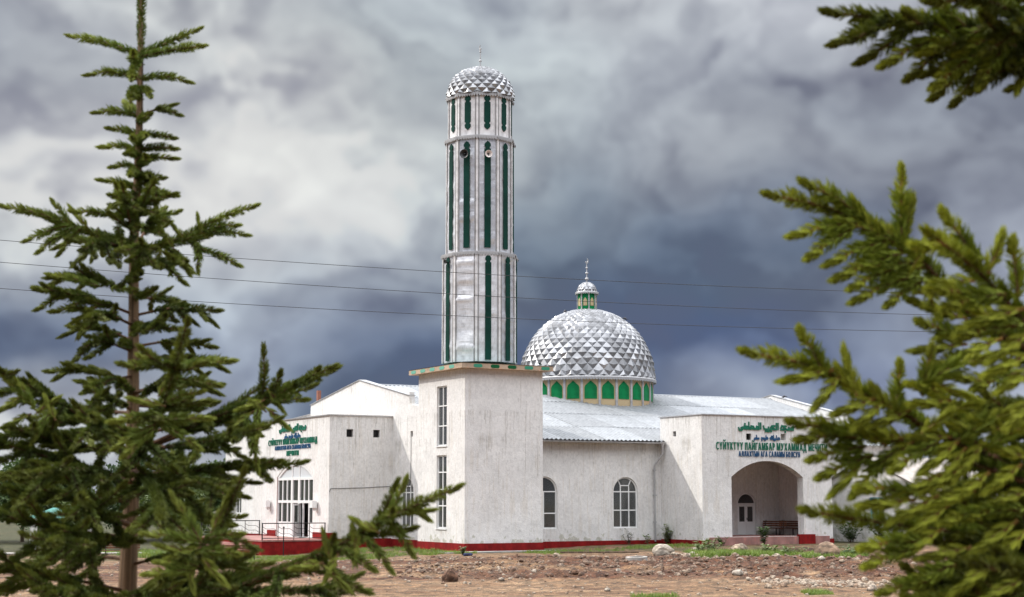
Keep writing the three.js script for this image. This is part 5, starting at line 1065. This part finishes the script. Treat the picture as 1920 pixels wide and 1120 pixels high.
const SPRUCE_B = { base: [0.914,1.5,-2.8], trunk: [[0.127,3.549,0.0,0.0047],[0.103,2.922,0.0,0.0187],[0.084,2.423,0.0,0.028],[0.068,1.945,0.0,0.0373],[0.053,1.558,0.0,0.0429],[0.0,0.294,0.0,0.0513]], branches: [
[[0.085,1.949,-0.05,-0.092,2.046,-0.016,-0.211,2.159,0.018,-0.294,2.203,0.052,-0.384,2.228,0.086,-0.48,2.241,0.12],0,0.0],
[[-0.305,2.201,0.1,-0.36,2.24,0.1,-0.415,2.266,0.1],0,0.0],
[[-0.248,2.156,0.1,-0.246,2.23,0.1,-0.244,2.29,0.1],0,0.0],
[[-0.248,2.163,0.1,-0.238,2.198,0.1,-0.229,2.226,0.1],0,0.0],
[[-0.333,2.194,0.1,-0.383,2.188,0.1,-0.434,2.172,0.1],0,0.0],
[[-0.34,2.181,0.1,-0.373,2.161,0.1,-0.407,2.134,0.1],0,0.0],
[[-0.279,2.163,0.1,-0.326,2.148,0.1,-0.374,2.123,0.1],0,0.0],
[[-0.272,2.167,0.1,-0.312,2.187,0.1,-0.353,2.198,0.1],0,0.0],
[[-0.259,2.139,0.1,-0.31,2.124,0.1,-0.36,2.098,0.1],0,0.0],
[[-0.239,2.125,0.1,-0.277,2.124,0.1,-0.314,2.115,0.1],0,0.0],
[[-0.24,2.101,0.1,-0.285,2.085,0.1,-0.331,2.059,0.1],0,0.0],
[[-0.219,2.094,0.1,-0.247,2.077,0.1,-0.275,2.052,0.1],0,0.0],
[[-0.206,2.081,0.1,-0.199,2.062,0.1,-0.193,2.038,0.1],0,0.0],
[[-0.225,2.143,0.1,-0.26,2.173,0.1,-0.295,2.194,0.1],0,0.0],
[[-0.267,2.115,0.1,-0.301,2.102,0.1,-0.336,2.081,0.1],0,0.0],
[[-0.232,2.115,0.1,-0.222,2.138,0.1,-0.211,2.156,0.1],0,0.0],
[[-0.292,2.177,0.1,-0.308,2.204,0.1,-0.325,2.226,0.1],0,0.0],
[[-0.193,2.084,0.02,-0.217,2.097,0.02,-0.241,2.105,0.02],0,0.0],
[[-0.205,2.126,0.02,-0.237,2.112,0.02,-0.269,2.091,0.02],0,0.0],
[[-0.225,2.155,0.02,-0.257,2.162,0.02,-0.288,2.162,0.02],0,0.0],
[[-0.172,2.056,0.02,-0.193,2.065,0.02,-0.214,2.07,0.02],0,0.0],
[[-0.253,2.169,0.02,-0.278,2.154,0.02,-0.303,2.133,0.02],0,0.0],
[[-0.02,1.926,0.25,-0.12,2.0,0.333,-0.216,2.07,0.417,-0.31,2.114,0.5],0,0.0],
[[-0.217,2.084,0.42,-0.24,2.124,0.42,-0.264,2.156,0.42],0,0.0],
[[-0.193,2.075,0.42,-0.184,2.098,0.42,-0.176,2.117,0.42],0,0.0],
[[-0.155,2.039,0.42,-0.158,2.08,0.42,-0.161,2.113,0.42],0,0.0],
[[-0.195,2.026,0.42,-0.24,2.036,0.42,-0.285,2.038,0.42],0,0.0],
[[-0.186,2.03,0.42,-0.226,2.024,0.42,-0.266,2.01,0.42],0,0.0],
[[-0.159,2.006,0.42,-0.19,1.998,0.42,-0.221,1.984,0.42],0,0.0],
[[-0.149,1.967,0.42,-0.171,1.953,0.42,-0.193,1.934,0.42],0,0.0],
[[-0.145,1.913,0.42,-0.164,1.902,0.42,-0.183,1.888,0.42],0,0.0],
[[-0.216,2.088,0.42,-0.262,2.101,0.42,-0.307,2.105,0.42],0,0.0],
[[-0.16,1.985,0.42,-0.202,1.98,0.42,-0.245,1.967,0.42],0,0.0],
[[-0.15,1.937,0.42,-0.174,1.927,0.42,-0.199,1.913,0.42],0,0.0],
[[-0.147,1.865,0.42,-0.159,1.852,0.42,-0.172,1.835,0.42],0,0.0],
[[-0.138,2.094,0.1,-0.165,2.095,0.1,-0.192,2.091,0.1],0,0.0],
[[-0.155,1.999,0.1,-0.189,2.015,0.1,-0.223,2.024,0.1],0,0.0],
[[-0.155,1.985,0.1,-0.188,1.983,0.1,-0.222,1.975,0.1],0,0.0],
[[-0.129,1.965,0.1,-0.163,1.961,0.1,-0.197,1.951,0.1],0,0.0],
[[-0.099,2.033,0.1,-0.122,2.049,0.1,-0.146,2.06,0.1],0,0.0],
[[-0.094,1.992,0.1,-0.125,1.981,0.1,-0.156,1.965,0.1],0,0.0],
[[-0.117,1.924,0.1,-0.144,1.93,0.1,-0.171,1.931,0.1],0,0.0],
[[-0.062,1.937,0.1,-0.096,1.927,0.1,-0.131,1.91,0.1],0,0.0],
[[-0.153,2.033,0.1,-0.177,2.042,0.1,-0.201,2.046,0.1],0,0.0],
[[-0.127,2.019,0.1,-0.154,2.012,0.1,-0.182,1.999,0.1],0,0.0],
[[0.076,1.736,-0.05,-0.089,1.806,-0.008,-0.197,1.846,0.033,-0.261,1.881,0.075,-0.337,1.906,0.117,-0.401,1.94,0.158,-0.535,1.965,0.2],0,0.0],
[[-0.404,1.936,0.18,-0.422,1.973,0.18,-0.441,2.002,0.18],0,0.0],
[[-0.399,1.934,0.18,-0.43,1.93,0.18,-0.46,1.919,0.18],0,0.0],
[[-0.383,1.918,0.18,-0.398,1.901,0.18,-0.413,1.879,0.18],0,0.0],
[[-0.351,1.904,0.18,-0.359,1.935,0.18,-0.367,1.961,0.18],0,0.0],
[[-0.347,1.897,0.18,-0.362,1.918,0.18,-0.377,1.935,0.18],0,0.0],
[[-0.284,1.879,0.18,-0.28,1.917,0.18,-0.276,1.948,0.18],0,0.0],
[[-0.292,1.875,0.18,-0.307,1.892,0.18,-0.321,1.905,0.18],0,0.0],
[[-0.331,1.885,0.18,-0.355,1.878,0.18,-0.378,1.866,0.18],0,0.0],
[[-0.312,1.879,0.18,-0.329,1.865,0.18,-0.346,1.846,0.18],0,0.0],
[[-0.273,1.866,0.18,-0.296,1.858,0.18,-0.319,1.846,0.18],0,0.0],
[[-0.092,1.805,0.0,-0.173,1.87,0.1,-0.237,1.92,0.2],0,0.0],
[[-0.244,1.904,0.2,-0.236,1.941,0.2,-0.228,1.971,0.2],0,0.0],
[[-0.237,1.918,0.2,-0.185,1.943,0.2,-0.133,1.957,0.2],0,0.0],
[[-0.231,1.913,0.2,-0.204,1.906,0.2,-0.176,1.892,0.2],0,0.0],
[[-0.225,1.904,0.2,-0.244,1.909,0.2,-0.264,1.91,0.2],0,0.0],
[[-0.212,1.884,0.2,-0.235,1.883,0.2,-0.258,1.878,0.2],0,0.0],
[[-0.2,1.871,0.2,-0.18,1.876,0.2,-0.161,1.878,0.2],0,0.0],
[[-0.024,1.757,0.0,-0.172,1.804,0.04,-0.311,1.834,0.08,-0.447,1.853,0.12],0,0.0],
[[-0.34,1.829,0.12,-0.386,1.831,0.12,-0.433,1.823,0.12],0,0.0],
[[-0.334,1.812,0.12,-0.374,1.805,0.12,-0.415,1.79,0.12],0,0.0],
[[-0.321,1.796,0.12,-0.36,1.783,0.12,-0.4,1.761,0.12],0,0.0],
[[-0.334,1.782,0.12,-0.355,1.764,0.12,-0.375,1.739,0.12],0,0.0],
[[-0.28,1.802,0.12,-0.312,1.772,0.12,-0.344,1.733,0.12],0,0.0],
[[-0.253,1.815,0.12,-0.277,1.799,0.12,-0.301,1.776,0.12],0,0.0],
[[-0.273,1.829,0.12,-0.296,1.838,0.12,-0.319,1.842,0.12],0,0.0],
[[-0.3,1.822,0.12,-0.319,1.838,0.12,-0.339,1.849,0.12],0,0.0],
[[-0.239,1.812,0.22,-0.27,1.795,0.22,-0.302,1.771,0.22],0,0.0],
[[-0.204,1.812,0.22,-0.226,1.796,0.22,-0.248,1.774,0.22],0,0.0],
[[-0.192,1.799,0.22,-0.21,1.778,0.22,-0.229,1.752,0.22],0,0.0],
[[-0.162,1.809,0.22,-0.179,1.789,0.22,-0.196,1.764,0.22],0,0.0],
[[-0.245,1.838,0.22,-0.228,1.852,0.22,-0.211,1.862,0.22],0,0.0],
[[-0.188,1.825,0.22,-0.147,1.851,0.22,-0.107,1.869,0.22],0,0.0],
[[-0.143,1.812,0.22,-0.112,1.832,0.22,-0.081,1.844,0.22],0,0.0],
[[-0.092,1.793,0.22,-0.118,1.804,0.22,-0.143,1.809,0.22],0,0.0],
[[-0.106,1.774,0.22,-0.126,1.76,0.22,-0.146,1.742,0.22],0,0.0],
[[-0.22,1.825,0.22,-0.242,1.827,0.22,-0.265,1.825,0.22],0,0.0],
[[-0.168,1.838,0.22,-0.187,1.843,0.22,-0.206,1.844,0.22],0,0.0],
[[-0.129,1.838,0.22,-0.148,1.846,0.22,-0.167,1.851,0.22],0,0.0],
[[-0.196,1.774,0.22,-0.222,1.761,0.22,-0.248,1.742,0.22],0,0.0],
[[-0.158,1.761,0.22,-0.177,1.748,0.22,-0.197,1.729,0.22],0,0.0],
[[-0.235,1.761,0.22,-0.261,1.751,0.22,-0.287,1.736,0.22],0,0.0],
[[0.047,1.634,0.02,-0.159,1.669,0.073,-0.299,1.687,0.127,-0.439,1.707,0.18],0,0.0],
[[-0.281,1.723,0.22,-0.313,1.722,0.22,-0.345,1.715,0.22],0,0.0],
[[-0.274,1.736,0.22,-0.316,1.743,0.22,-0.358,1.742,0.22],0,0.0],
[[-0.242,1.726,0.22,-0.269,1.713,0.22,-0.296,1.694,0.22],0,0.0],
[[-0.153,1.71,0.22,-0.189,1.702,0.22,-0.226,1.686,0.22],0,0.0],
[[-0.105,1.71,0.22,-0.148,1.708,0.22,-0.191,1.696,0.22],0,0.0],
[[-0.116,1.685,0.22,-0.143,1.668,0.22,-0.17,1.644,0.22],0,0.0],
[[-0.097,1.672,0.22,-0.12,1.653,0.22,-0.143,1.628,0.22],0,0.0],
[[-0.27,1.66,0.22,-0.312,1.658,0.22,-0.354,1.647,0.22],0,0.0],
[[-0.277,1.647,0.22,-0.313,1.637,0.22,-0.349,1.619,0.22],0,0.0],
[[-0.253,1.597,0.22,-0.29,1.591,0.22,-0.328,1.577,0.22],0,0.0],
[[-0.22,1.619,0.22,-0.253,1.607,0.22,-0.286,1.587,0.22],0,0.0],
[[-0.194,1.647,0.22,-0.223,1.643,0.22,-0.253,1.633,0.22],0,0.0],
[[-0.224,1.71,0.22,-0.25,1.694,0.22,-0.276,1.672,0.22],0,0.0],
[[-0.15,1.622,0.22,-0.176,1.606,0.22,-0.202,1.584,0.22],0,0.0],
[[-0.106,1.597,0.22,-0.136,1.584,0.22,-0.165,1.565,0.22],0,0.0],
[[-0.238,1.672,0.22,-0.26,1.659,0.22,-0.283,1.641,0.22],0,0.0],
[[-0.184,1.736,0.22,-0.21,1.729,0.22,-0.236,1.717,0.22],0,0.0],
[[-0.095,1.736,0.22,-0.12,1.729,0.22,-0.147,1.717,0.22],0,0.0],
[[0.093,2.531,0.0,-0.062,2.531,0.1,-0.223,2.533,0.15,-0.378,2.552,0.15],8,0.14],
[[0.094,2.561,0.0,-0.075,2.538,0.2,-0.2,2.551,0.3],6,0.112],
[[0.091,2.492,0.0,0.02,2.56,-0.1,-0.121,2.509,-0.1],7,0.112],
[[0.09,2.472,0.0,-0.018,2.484,0.1,-0.108,2.432,0.15],5,0.103],
[[0.095,2.581,0.0,0.04,2.64,0.0,-0.046,2.66,0.0],6,0.103],
[[0.058,1.732,0.0,0.015,1.762,-0.25,-0.08,1.732,-0.35],8,0.121],
[[0.053,1.613,0.0,0.01,1.622,-0.25,-0.106,1.578,-0.35],8,0.121],
[[0.064,1.852,0.0,0.041,1.903,-0.25,-0.033,1.909,-0.35],7,0.103],
[[0.067,1.926,0.0,0.06,2.021,-0.2,-0.004,2.067,-0.25],6,0.093],
[[0.056,1.667,0.0,-0.013,1.703,-0.1,-0.173,1.703,-0.15],9,0.121],
[[0.05,1.531,0.0,-0.052,1.583,-0.05,-0.19,1.571,-0.1],9,0.121],
[[0.052,1.576,0.0,-0.062,1.651,0.05,-0.166,1.661,0.1],8,0.121],
[[0.048,1.486,0.0,-0.081,1.556,0.1,-0.236,1.559,0.15],8,0.121],
[[0.057,1.704,0.0,-0.026,1.779,-0.05,-0.115,1.808,-0.1],8,0.112],
[[0.062,1.805,0.0,0.015,1.854,-0.05,-0.065,1.856,-0.1],7,0.112],
[[0.051,1.558,0.0,-0.1,1.609,0.3,-0.218,1.634,0.5],6,0.121],
[[-0.205,2.535,0.15,-0.25,2.534,0.15,-0.296,2.524,0.15],0,0.0],
[[-0.187,2.507,0.15,-0.234,2.488,0.15,-0.281,2.458,0.15],0,0.0],
[[-0.15,2.535,0.15,-0.189,2.568,0.15,-0.228,2.591,0.15],0,0.0],
[[-0.123,2.516,0.15,-0.169,2.503,0.15,-0.216,2.479,0.15],0,0.0],
[[-0.106,2.488,0.15,-0.152,2.459,0.15,-0.198,2.419,0.15],0,0.0],
[[-0.079,2.488,0.15,-0.098,2.459,0.15,-0.118,2.421,0.15],0,0.0],
[[-0.06,2.516,0.15,-0.106,2.503,0.15,-0.152,2.479,0.15],0,0.0],
[[-0.169,2.516,0.15,-0.205,2.539,0.15,-0.24,2.554,0.15],0,0.0],
[[-0.044,2.46,0.15,-0.048,2.442,0.15,-0.053,2.419,0.15],0,0.0],
[[-0.095,2.544,0.15,-0.121,2.572,0.15,-0.148,2.591,0.15],0,0.0],
[[-0.059,2.535,0.15,-0.076,2.572,0.15,-0.093,2.601,0.15],0,0.0]
] };

{
  const R = rng(2024);
  const needleUnit = (len, n, tip, nl) => {                        // a length of twig clothed in needles, along +y
    const P = [], K = [], push = (p, c) => { P.push(...p); K.push(...c); };
    const up = new THREE.Vector3(0, 0, 1);
    for (let i = 0; i < n; i++) {
      const a = R() * 6.283, und = Math.cos(a);                    // und < 0: underside, fewer needles there
      const t = tip ? Math.pow(R(), 0.75) : R(), y = t * len, th = tip ? mix(rad(46), rad(10), Math.max(0, t - 0.3) / 0.7) : rad(40 + 18 * R()), l = nl * (0.8 + 0.4 * R()) * (und < -0.3 ? 0.8 : 1), w = 0.0013 + 0.0005 * R();
      const rd = new THREE.Vector3(Math.sin(a), 0, Math.cos(a)), d = rd.clone().multiplyScalar(Math.sin(th)).add(new THREE.Vector3(0, Math.cos(th), 0)).normalize(), d2 = d.clone().add(new THREE.Vector3(0, 0.35, 0)).normalize();
      const s = d.clone().cross(new THREE.Vector3(R() - 0.5, R() - 0.5, R() - 0.5)).normalize();
      const b = new THREE.Vector3(0, y, 0).addScaledVector(rd, 0.002), m = b.clone().addScaledVector(d, l * 0.55), e = m.clone().addScaledVector(d2, l * 0.45);
      const q = [b.clone().addScaledVector(s, w * 0.6), b.clone().addScaledVector(s, -w * 0.6), m.clone().addScaledVector(s, -w), m.clone().addScaledVector(s, w), e];
      const g = 0.8 + 0.4 * R(), c = [g, g, g];
      for (const k of [0, 1, 2, 0, 2, 3, 3, 2, 4]) push(q[k].toArray(), c);
    }
    const cyl = new THREE.CylinderGeometry(0.0022, 0.0026, len, 5, 1, true).toNonIndexed(); cyl.translate(0, len / 2, 0);
    for (let i = 0; i < cyl.attributes.position.count; i++) push([cyl.attributes.position.getX(i), cyl.attributes.position.getY(i), cyl.attributes.position.getZ(i)], [0.8, 0.36, 1.2]);
    const g = new THREE.BufferGeometry(); g.setAttribute('position', new THREE.Float32BufferAttribute(P, 3)); g.setAttribute('color', new THREE.Float32BufferAttribute(K, 3)); g.computeVertexNormals(); return g;
  };
  const U = 0.045, sleeve = [needleUnit(U, 132, false, 0.0185), needleUnit(U, 124, false, 0.0195)], tipU = needleUnit(U, 130, true, 0.0175);
  const bark = texture(128, 512, (u, v) => { const k = 0.66 + 0.6 * (fbm(u * 8, v * 40, 601, 4, 8, 40) - 0.5) - 0.25 * sstep(0.6, 0.75, fbm(u * 6, v * 14, 605, 3, 6, 14)); return [k, k * 0.92, k * 0.84]; }, true, 1, 1);
  const barkMat = mat({ color: C(0.50, 0.37, 0.26), map: bark, bumpMap: bark, bumpScale: 0.004, roughness: 0.9 }), twigMat = mat({ color: C(0.27, 0.145, 0.075), map: bark, roughness: 0.9 });
  const needleMat = c => { const m = new THREE.MeshPhysicalMaterial({ color: C(...c), roughness: 0.85, specularIntensity: 0.35, transmission: 0.2, thickness: 0, side: THREE.DoubleSide, vertexColors: true }); return m; };
  const taper = (pts, r0, r1, seg) => {                            // a tapering limb along a curve
    const c = new THREE.CatmullRomCurve3(pts), n = Math.max(4, Math.round(c.getLength() / 0.04)), g = new THREE.TubeGeometry(c, n, 1, seg), p = g.attributes.position, ctr = [];
    for (let i = 0; i <= n; i++) ctr.push(c.getPointAt(i / n));
    for (let i = 0; i < p.count; i++) { const k = Math.floor(i / (seg + 1)), q = ctr[k], r = typeof r0 === 'function' ? r0(k / n) : mix(r0, r1, k / n); p.setXYZ(i, q.x + (p.getX(i) - q.x) * r, q.y + (p.getY(i) - q.y) * r, q.z + (p.getZ(i) - q.z) * r); }
    g.computeVertexNormals(); return g;
  };
  function spruce(S, label, nm, scale, seed, latK, subP, young, inner) {
    const Q = rng(seed), o = thing('spruce_tree', label, 'spruce', new THREE.Vector3(...S.base), 0, 'spruces in the foreground');
    const tp = S.trunk.map(p => new THREE.Vector3(p[0], p[1], p[2])), cum = [0]; for (let i = 1; i < tp.length; i++) cum.push(cum[i - 1] + tp[i].distanceTo(tp[i - 1]));
    mesh('trunk', taper(tp, t => { const d = t * cum[cum.length - 1]; let i = 1; while (i < cum.length - 1 && cum[i] < d) i++; return mix(S.trunk[i - 1][3], S.trunk[i][3], (d - cum[i - 1]) / (cum[i] - cum[i - 1])); }, 0, 14), barkMat, o);
    const X = new THREE.Vector3(), Y = new THREE.Vector3(), Z = new THREE.Vector3(), upv = new THREE.Vector3(0, 1, 0), m = new THREE.Matrix4();
    const lay = (acc, curve, from, tone) => {                      // clothe a curve in needle units
      const L = curve.getLength(), n = Math.max(1, Math.round(L * (1 - from) / U));
      for (let i = 0; i < n; i++) {
        const a = curve.getPointAt(from + (1 - from) * i / n), b = curve.getPointAt(Math.min(1, from + (1 - from) * (i + 1) / n)); Y.copy(b).sub(a); let l = Y.length(); Y.normalize(); if (i === 0) { a.addScaledVector(Y, -0.014); l += 0.014; }
        X.crossVectors(Y, upv); if (X.lengthSq() < 1e-4) X.set(1, 0, 0); X.normalize(); Z.crossVectors(X, Y).normalize();
        const k = scale * (0.9 + 0.2 * Q()) * (i === n - 1 ? 0.88 : i === 0 ? 0.9 : 1); m.makeBasis(X.clone().multiplyScalar(k), Y.clone().multiplyScalar(l / U), Z.clone().multiplyScalar(k)); m.setPosition(a);
        (i === n - 1 ? acc.tip : acc.sl[Q() < 0.5 ? 0 : 1]).push([m.clone(), tone * (0.85 + 0.3 * Q()), (i + 1) / n]);
      }
    };
    const side = (acc, p, d, len, tone, order) => {                // a side shoot with its own smaller shoots
      const e = p.clone().addScaledVector(d, len), mid = p.clone().addScaledVector(d, len * 0.5); mid.y -= len * 0.04; e.y += len * (0.06 - 0.1 * Q());
      const c = new THREE.CatmullRomCurve3([p, mid, e]); lay(acc, c, 0, tone);
      if (order < 2 && len > 0.1 * scale) {
        const n = Math.round(len / (0.075 * scale));
        for (let i = 1; i <= n; i++) for (const s of [-1, 1]) {
          if (Q() > subP) continue; const t = i / (n + 1), q = c.getPointAt(t), ax = c.getTangentAt(t), sd = new THREE.Vector3().crossVectors(ax, upv).normalize().multiplyScalar(s);
          const dd = ax.clone().multiplyScalar(0.75).addScaledVector(sd, 0.7).add(new THREE.Vector3(0, -0.15 + 0.25 * Q(), 0)).normalize(); side(acc, q, dd, len * (0.75 - 0.35 * t) * (0.75 + 0.4 * Q()), tone * 1.04, order + 1);
        }
      }
    };
    for (const [pts, lat, ll] of S.branches) {
      const P = []; for (let i = 0; i < pts.length; i += 3) P.push(new THREE.Vector3(pts[i], pts[i + 1], pts[i + 2]));
      if (P.length === 3 && P[0].distanceTo(P[2]) < 0.01) continue;
      const c = new THREE.CatmullRomCurve3(P), L = c.getLength(), acc = { sl: [[], []], tip: [] }, tone = (0.85 + 0.3 * Q()) * (lat ? inner : 1.15);  // inner: darker green of older needles, plus crown shade painted into the colour
      const b = mesh('branch', taper(P, 0.0026 + L * 0.0065 * scale, 0.0018, 7), twigMat, o);
      lay(acc, c, lat ? Math.min(0.45, 0.14 / L + 0.08) : 0.02, tone);
      const nl = Math.max(1, Math.round(lat * latK));
      for (let i = 0; i < (lat ? nl : 0); i++) for (const s of [-1, 1]) {
        const t = 0.16 + 0.72 * (i + 0.3 + 0.4 * Q()) / nl + (s > 0 ? 0.02 : 0), q = c.getPointAt(Math.min(0.95, t)), ax = c.getTangentAt(Math.min(0.95, t)), sd = new THREE.Vector3().crossVectors(ax, upv); if (sd.lengthSq() < 0.02) sd.set(1, 0, 0); sd.normalize();
        const tilt = -0.75 + 1.1 * Q(), d = ax.clone().multiplyScalar(0.7).addScaledVector(sd, s * (0.3 + 0.35 * Q())).add(new THREE.Vector3(0, tilt, 0)).normalize();
        side(acc, q, d, ll * (1.2 - 0.45 * t) * (0.75 + 0.4 * Q()), tone, 1);
      }
      const put = (list, geo) => { if (!list.length) return; const im = shade(new THREE.InstancedMesh(geo, nm, list.length)), cc = new THREE.Color(); list.forEach(([mm, t, f], i) => { const y = young[0] + young[1] * f; im.setMatrixAt(i, mm); im.setColorAt(i, cc.setRGB(t * y * (0.86 + 0.3 * f), t * y, t * y * 0.9)); }); im.name = 'needles'; im.userData.kind = 'stuff'; b.add(im); };  // young: paler new growth, plus sunlight on the tips painted into the needle colour
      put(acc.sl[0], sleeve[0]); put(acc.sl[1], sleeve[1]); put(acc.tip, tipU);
    }
    // the leader of the tree is clothed in needles too
    if (S === SPRUCE_A) { const acc = { sl: [[], []], tip: [] }, c = new THREE.CatmullRomCurve3([tp[2], tp[1], tp[0]]); lay(acc, c, 0, 1); const l = mesh('leader', taper([tp[1], tp[0]], 0.006, 0.003, 7), twigMat, o); [[acc.sl[0], sleeve[0]], [acc.sl[1], sleeve[1]], [acc.tip, tipU]].forEach(([list, geo]) => { if (!list.length) return; const im = shade(new THREE.InstancedMesh(geo, nm, list.length)); list.forEach(([mm], i) => { im.setMatrixAt(i, mm); im.setColorAt(i, new THREE.Color(0.8, 0.8, 0.8)); }); im.name = 'needles'; im.userData.kind = 'stuff'; l.add(im); }); }
  }
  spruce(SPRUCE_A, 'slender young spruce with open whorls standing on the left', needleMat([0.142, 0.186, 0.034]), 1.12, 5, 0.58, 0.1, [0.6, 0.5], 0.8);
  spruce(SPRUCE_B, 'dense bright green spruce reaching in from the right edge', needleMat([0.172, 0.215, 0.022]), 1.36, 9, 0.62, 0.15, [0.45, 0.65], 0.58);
}

renderer.render(scene, camera);
